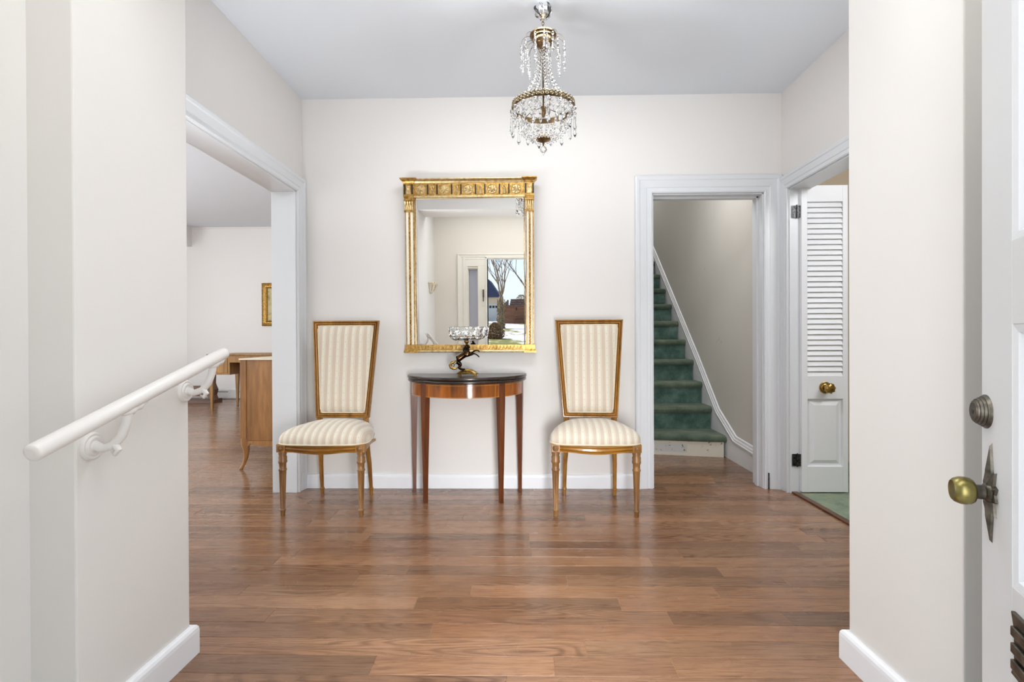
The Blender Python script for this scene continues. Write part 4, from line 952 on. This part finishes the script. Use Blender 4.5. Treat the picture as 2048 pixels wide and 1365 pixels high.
# ------------------------------------------------------------------ outdoors (seen in the mirror)
gz = -.4
struct(MB().box(-60, 60, -140, -1.3, gz-.3, gz).build('lawn', M['snow']))
struct(MB().box(-2.2, 2.2, -1.9, -.12, gz-.2, LZ-.02).build('stoop', M['stone']))
struct(boxes('wall_house_front', M['siding'], [(-7, -1.3, -.32, -.2, gz, 3.1), (1.25, 5, -.32, -.2, gz, 3.1), (-1.3, 1.25, -.3, -.12, 2.6, 3.1)]))
fe = thing('garden_fence', 'red brown board fence with a gate behind the bare tree', 'fence', (-2.45, -47, gz))
for i in range(9):
    for j, (xa, xb) in enumerate(((0, 1.34), (1.36, 3.2))): MB().box(xa, xb, -.02, .02, .04+i*.205, .235+i*.205).build('fence_board', M['cedar'], fe)
for x in (0, 1.35, 3.2): MB().box(x-.05, x+.05, -.06, -.02, 0, 1.9).build('post', M['cedar'], fe)
MB().box(1.48, 1.60, .02, .05, 1.45, 1.75).build('latch', M['black'], fe)
fw = thing('rear_fence', 'purple brown stepped board wall rising above the fence', 'fence', (-1.8, -49, gz))
for i in range(12): MB().box((0 if i < 9 else .12+(i-9)*.05), 2.1-(0 if i < 9 else (i-9)*.04), -.02, .02, .04+i*.22, .25+i*.22).build('fence_board', M['cedar_grey'], fw)
for i in range(5): MB().box(-.9+i*.18, -.73+i*.18, -.02, .02, 0, 1.95+i*.16).build('fence_picket', M['cedar_grey'], fw)
def tree(name, label, x, y, trunk_r, h, seed, lean=0., ivy=False, sp=1.):
    rnd = random.Random(seed); t = thing(name, label, 'tree', (x, y, gz)); m_ = MB()
    m_.tube([(0, 0, -.2), (0, 0, .3), (lean*.3, 0, h*.35), (lean*.7, .05, h*.7), (lean, 0, h)], [trunk_r*1.5, trunk_r*1.1, trunk_r, trunk_r*.9, trunk_r*.75], 12); m_.build('trunk', M['bark'], t)
    def branch(p, d, L_, r, dep, mb):
        pts = [p]; q_ = p.copy(); dd = d.copy()
        for i in range(5):
            dd = (dd+Vector((rnd.uniform(-.18, .18), rnd.uniform(-.18, .18), rnd.uniform(-.02, .16)))).normalized(); q_ = q_+dd*L_/5; pts.append(q_.copy())
        mb.tube(pts, [r*(1-.14*i) for i in range(6)], 6 if dep < 2 else 4)
        if dep < 3:
            for k_ in range(2 if dep else 3):
                s = rnd.choice(pts[2:]); nd = (dd+Vector((rnd.uniform(-.9, .9), rnd.uniform(-.6, .6), rnd.uniform(-.1, .6)))).normalized(); branch(s, nd, L_*.62, r*.5, dep+1, mb)
    for i in range(6):
        a = 2*PI*i/6+rnd.random(); mb = MB(); branch(Vector((lean, 0, h*.97)), Vector((math.cos(a)*.55*sp, math.sin(a)*.4, 1)).normalized(), h*rnd.uniform(.9, 1.3), trunk_r*rnd.uniform(.25, .4), 0, mb); mb.build('branch', M['bark'], t)
    if ivy:
        m_ = MB()
        for i in range(900):
            a = rnd.uniform(0, 2*PI); z = rnd.uniform(0, 1)**1.6*h*.9; rr = trunk_r*(1.15+rnd.uniform(0, .35)*(1.5-z/h)); s = rnd.uniform(.03, .06); p = Vector((rr*math.cos(a)+lean*z/h, rr*math.sin(a), z)); u_ = Vector((rnd.uniform(-1, 1), rnd.uniform(-1, 1), rnd.uniform(-1, 1))).normalized()*s; v_ = u_.cross(Vector((rnd.random(), rnd.random(), rnd.random()))).normalized()*s
            m_.add([p-u_, p+v_, p+u_, p-v_], [(0, 1, 2, 3)])
        o = m_.build('ivy', M['ivy'], t); o['kind'] = 'stuff'
    return t
tree('bare_tree', 'big bare tree with ivy round its trunk in front of the fence', -1.96, -34, .23, 2.6, 3, .05, True, .6)
tree('bare_tree', 'slender leaning bare tree at the right edge of the mirror view', .16, -25, .12, 2.9, 11, -.05, False, 1.3)
def shrub(name, label, x, y, r, h, mat, seed, n_=1500):
    rnd = random.Random(seed); m_ = MB()
    for i in range(n_):
        a = rnd.uniform(0, 2*PI); q_ = rnd.uniform(.2, 1)**.5; z = rnd.uniform(0, 1); rr = r*q_*math.sin(PI*min(1, .25+z*.7)); s = rnd.uniform(.025, .05)
        p = Vector((rr*math.cos(a), rr*math.sin(a), z*h)); u_ = Vector((rnd.uniform(-1, 1), rnd.uniform(-1, 1), rnd.uniform(-1, 1))).normalized()*s; v_ = u_.cross(Vector((rnd.random()+.1, rnd.random(), rnd.random()))).normalized()*s
        m_.add([p-u_, p+v_, p+u_, p-v_], [(0, 1, 2, 3)])
    t = thing(name, label, 'shrub', (x, y, gz)); o = m_.build('foliage', M[mat], t); o['kind'] = 'stuff'
    s_ = MB()
    for i in range(5): s_.tube([(0, 0, 0), (rnd.uniform(-.5, .5)*r, rnd.uniform(-.5, .5)*r, h*.7)], [.02, .008], 5)
    s_.build('stem', M['bark'], t)
shrub('shrub', 'russet olive shrub at the foot of the ivy-clad tree', -1.58, -20, .52, .85, 'hedge', 2, 2200)
shrub('shrub', 'straw coloured shrub above the fence by the right tree', -.4, -51, 1.6, 3.2, 'hedge', 8, 2600)
hs_ = thing('house', 'cream neighbouring house with slate blue roof and white garage door', 'house', (-8.5, -62, gz))
MB().box(0, 4.9, -6, 0, 0, 3.3).build('house_wall', M['siding'], hs_)
m_ = MB(); m_.prism([(-.4, 3.2), (5.2, 3.2), (3.6, 5.6), (1.2, 5.6)], 'y', -6.4, .5); m_.build('roof', M['roof'], hs_)
gd = MB().box(3.1, 4.85, 0, .06, 0, 2.3).build('garage_door', M['garage'], hs_)
for i in range(4): MB().box(3.2+i*.42, 3.5+i*.42, .06, .09, 1.75, 2.05).build('pane', M['black'], gd)
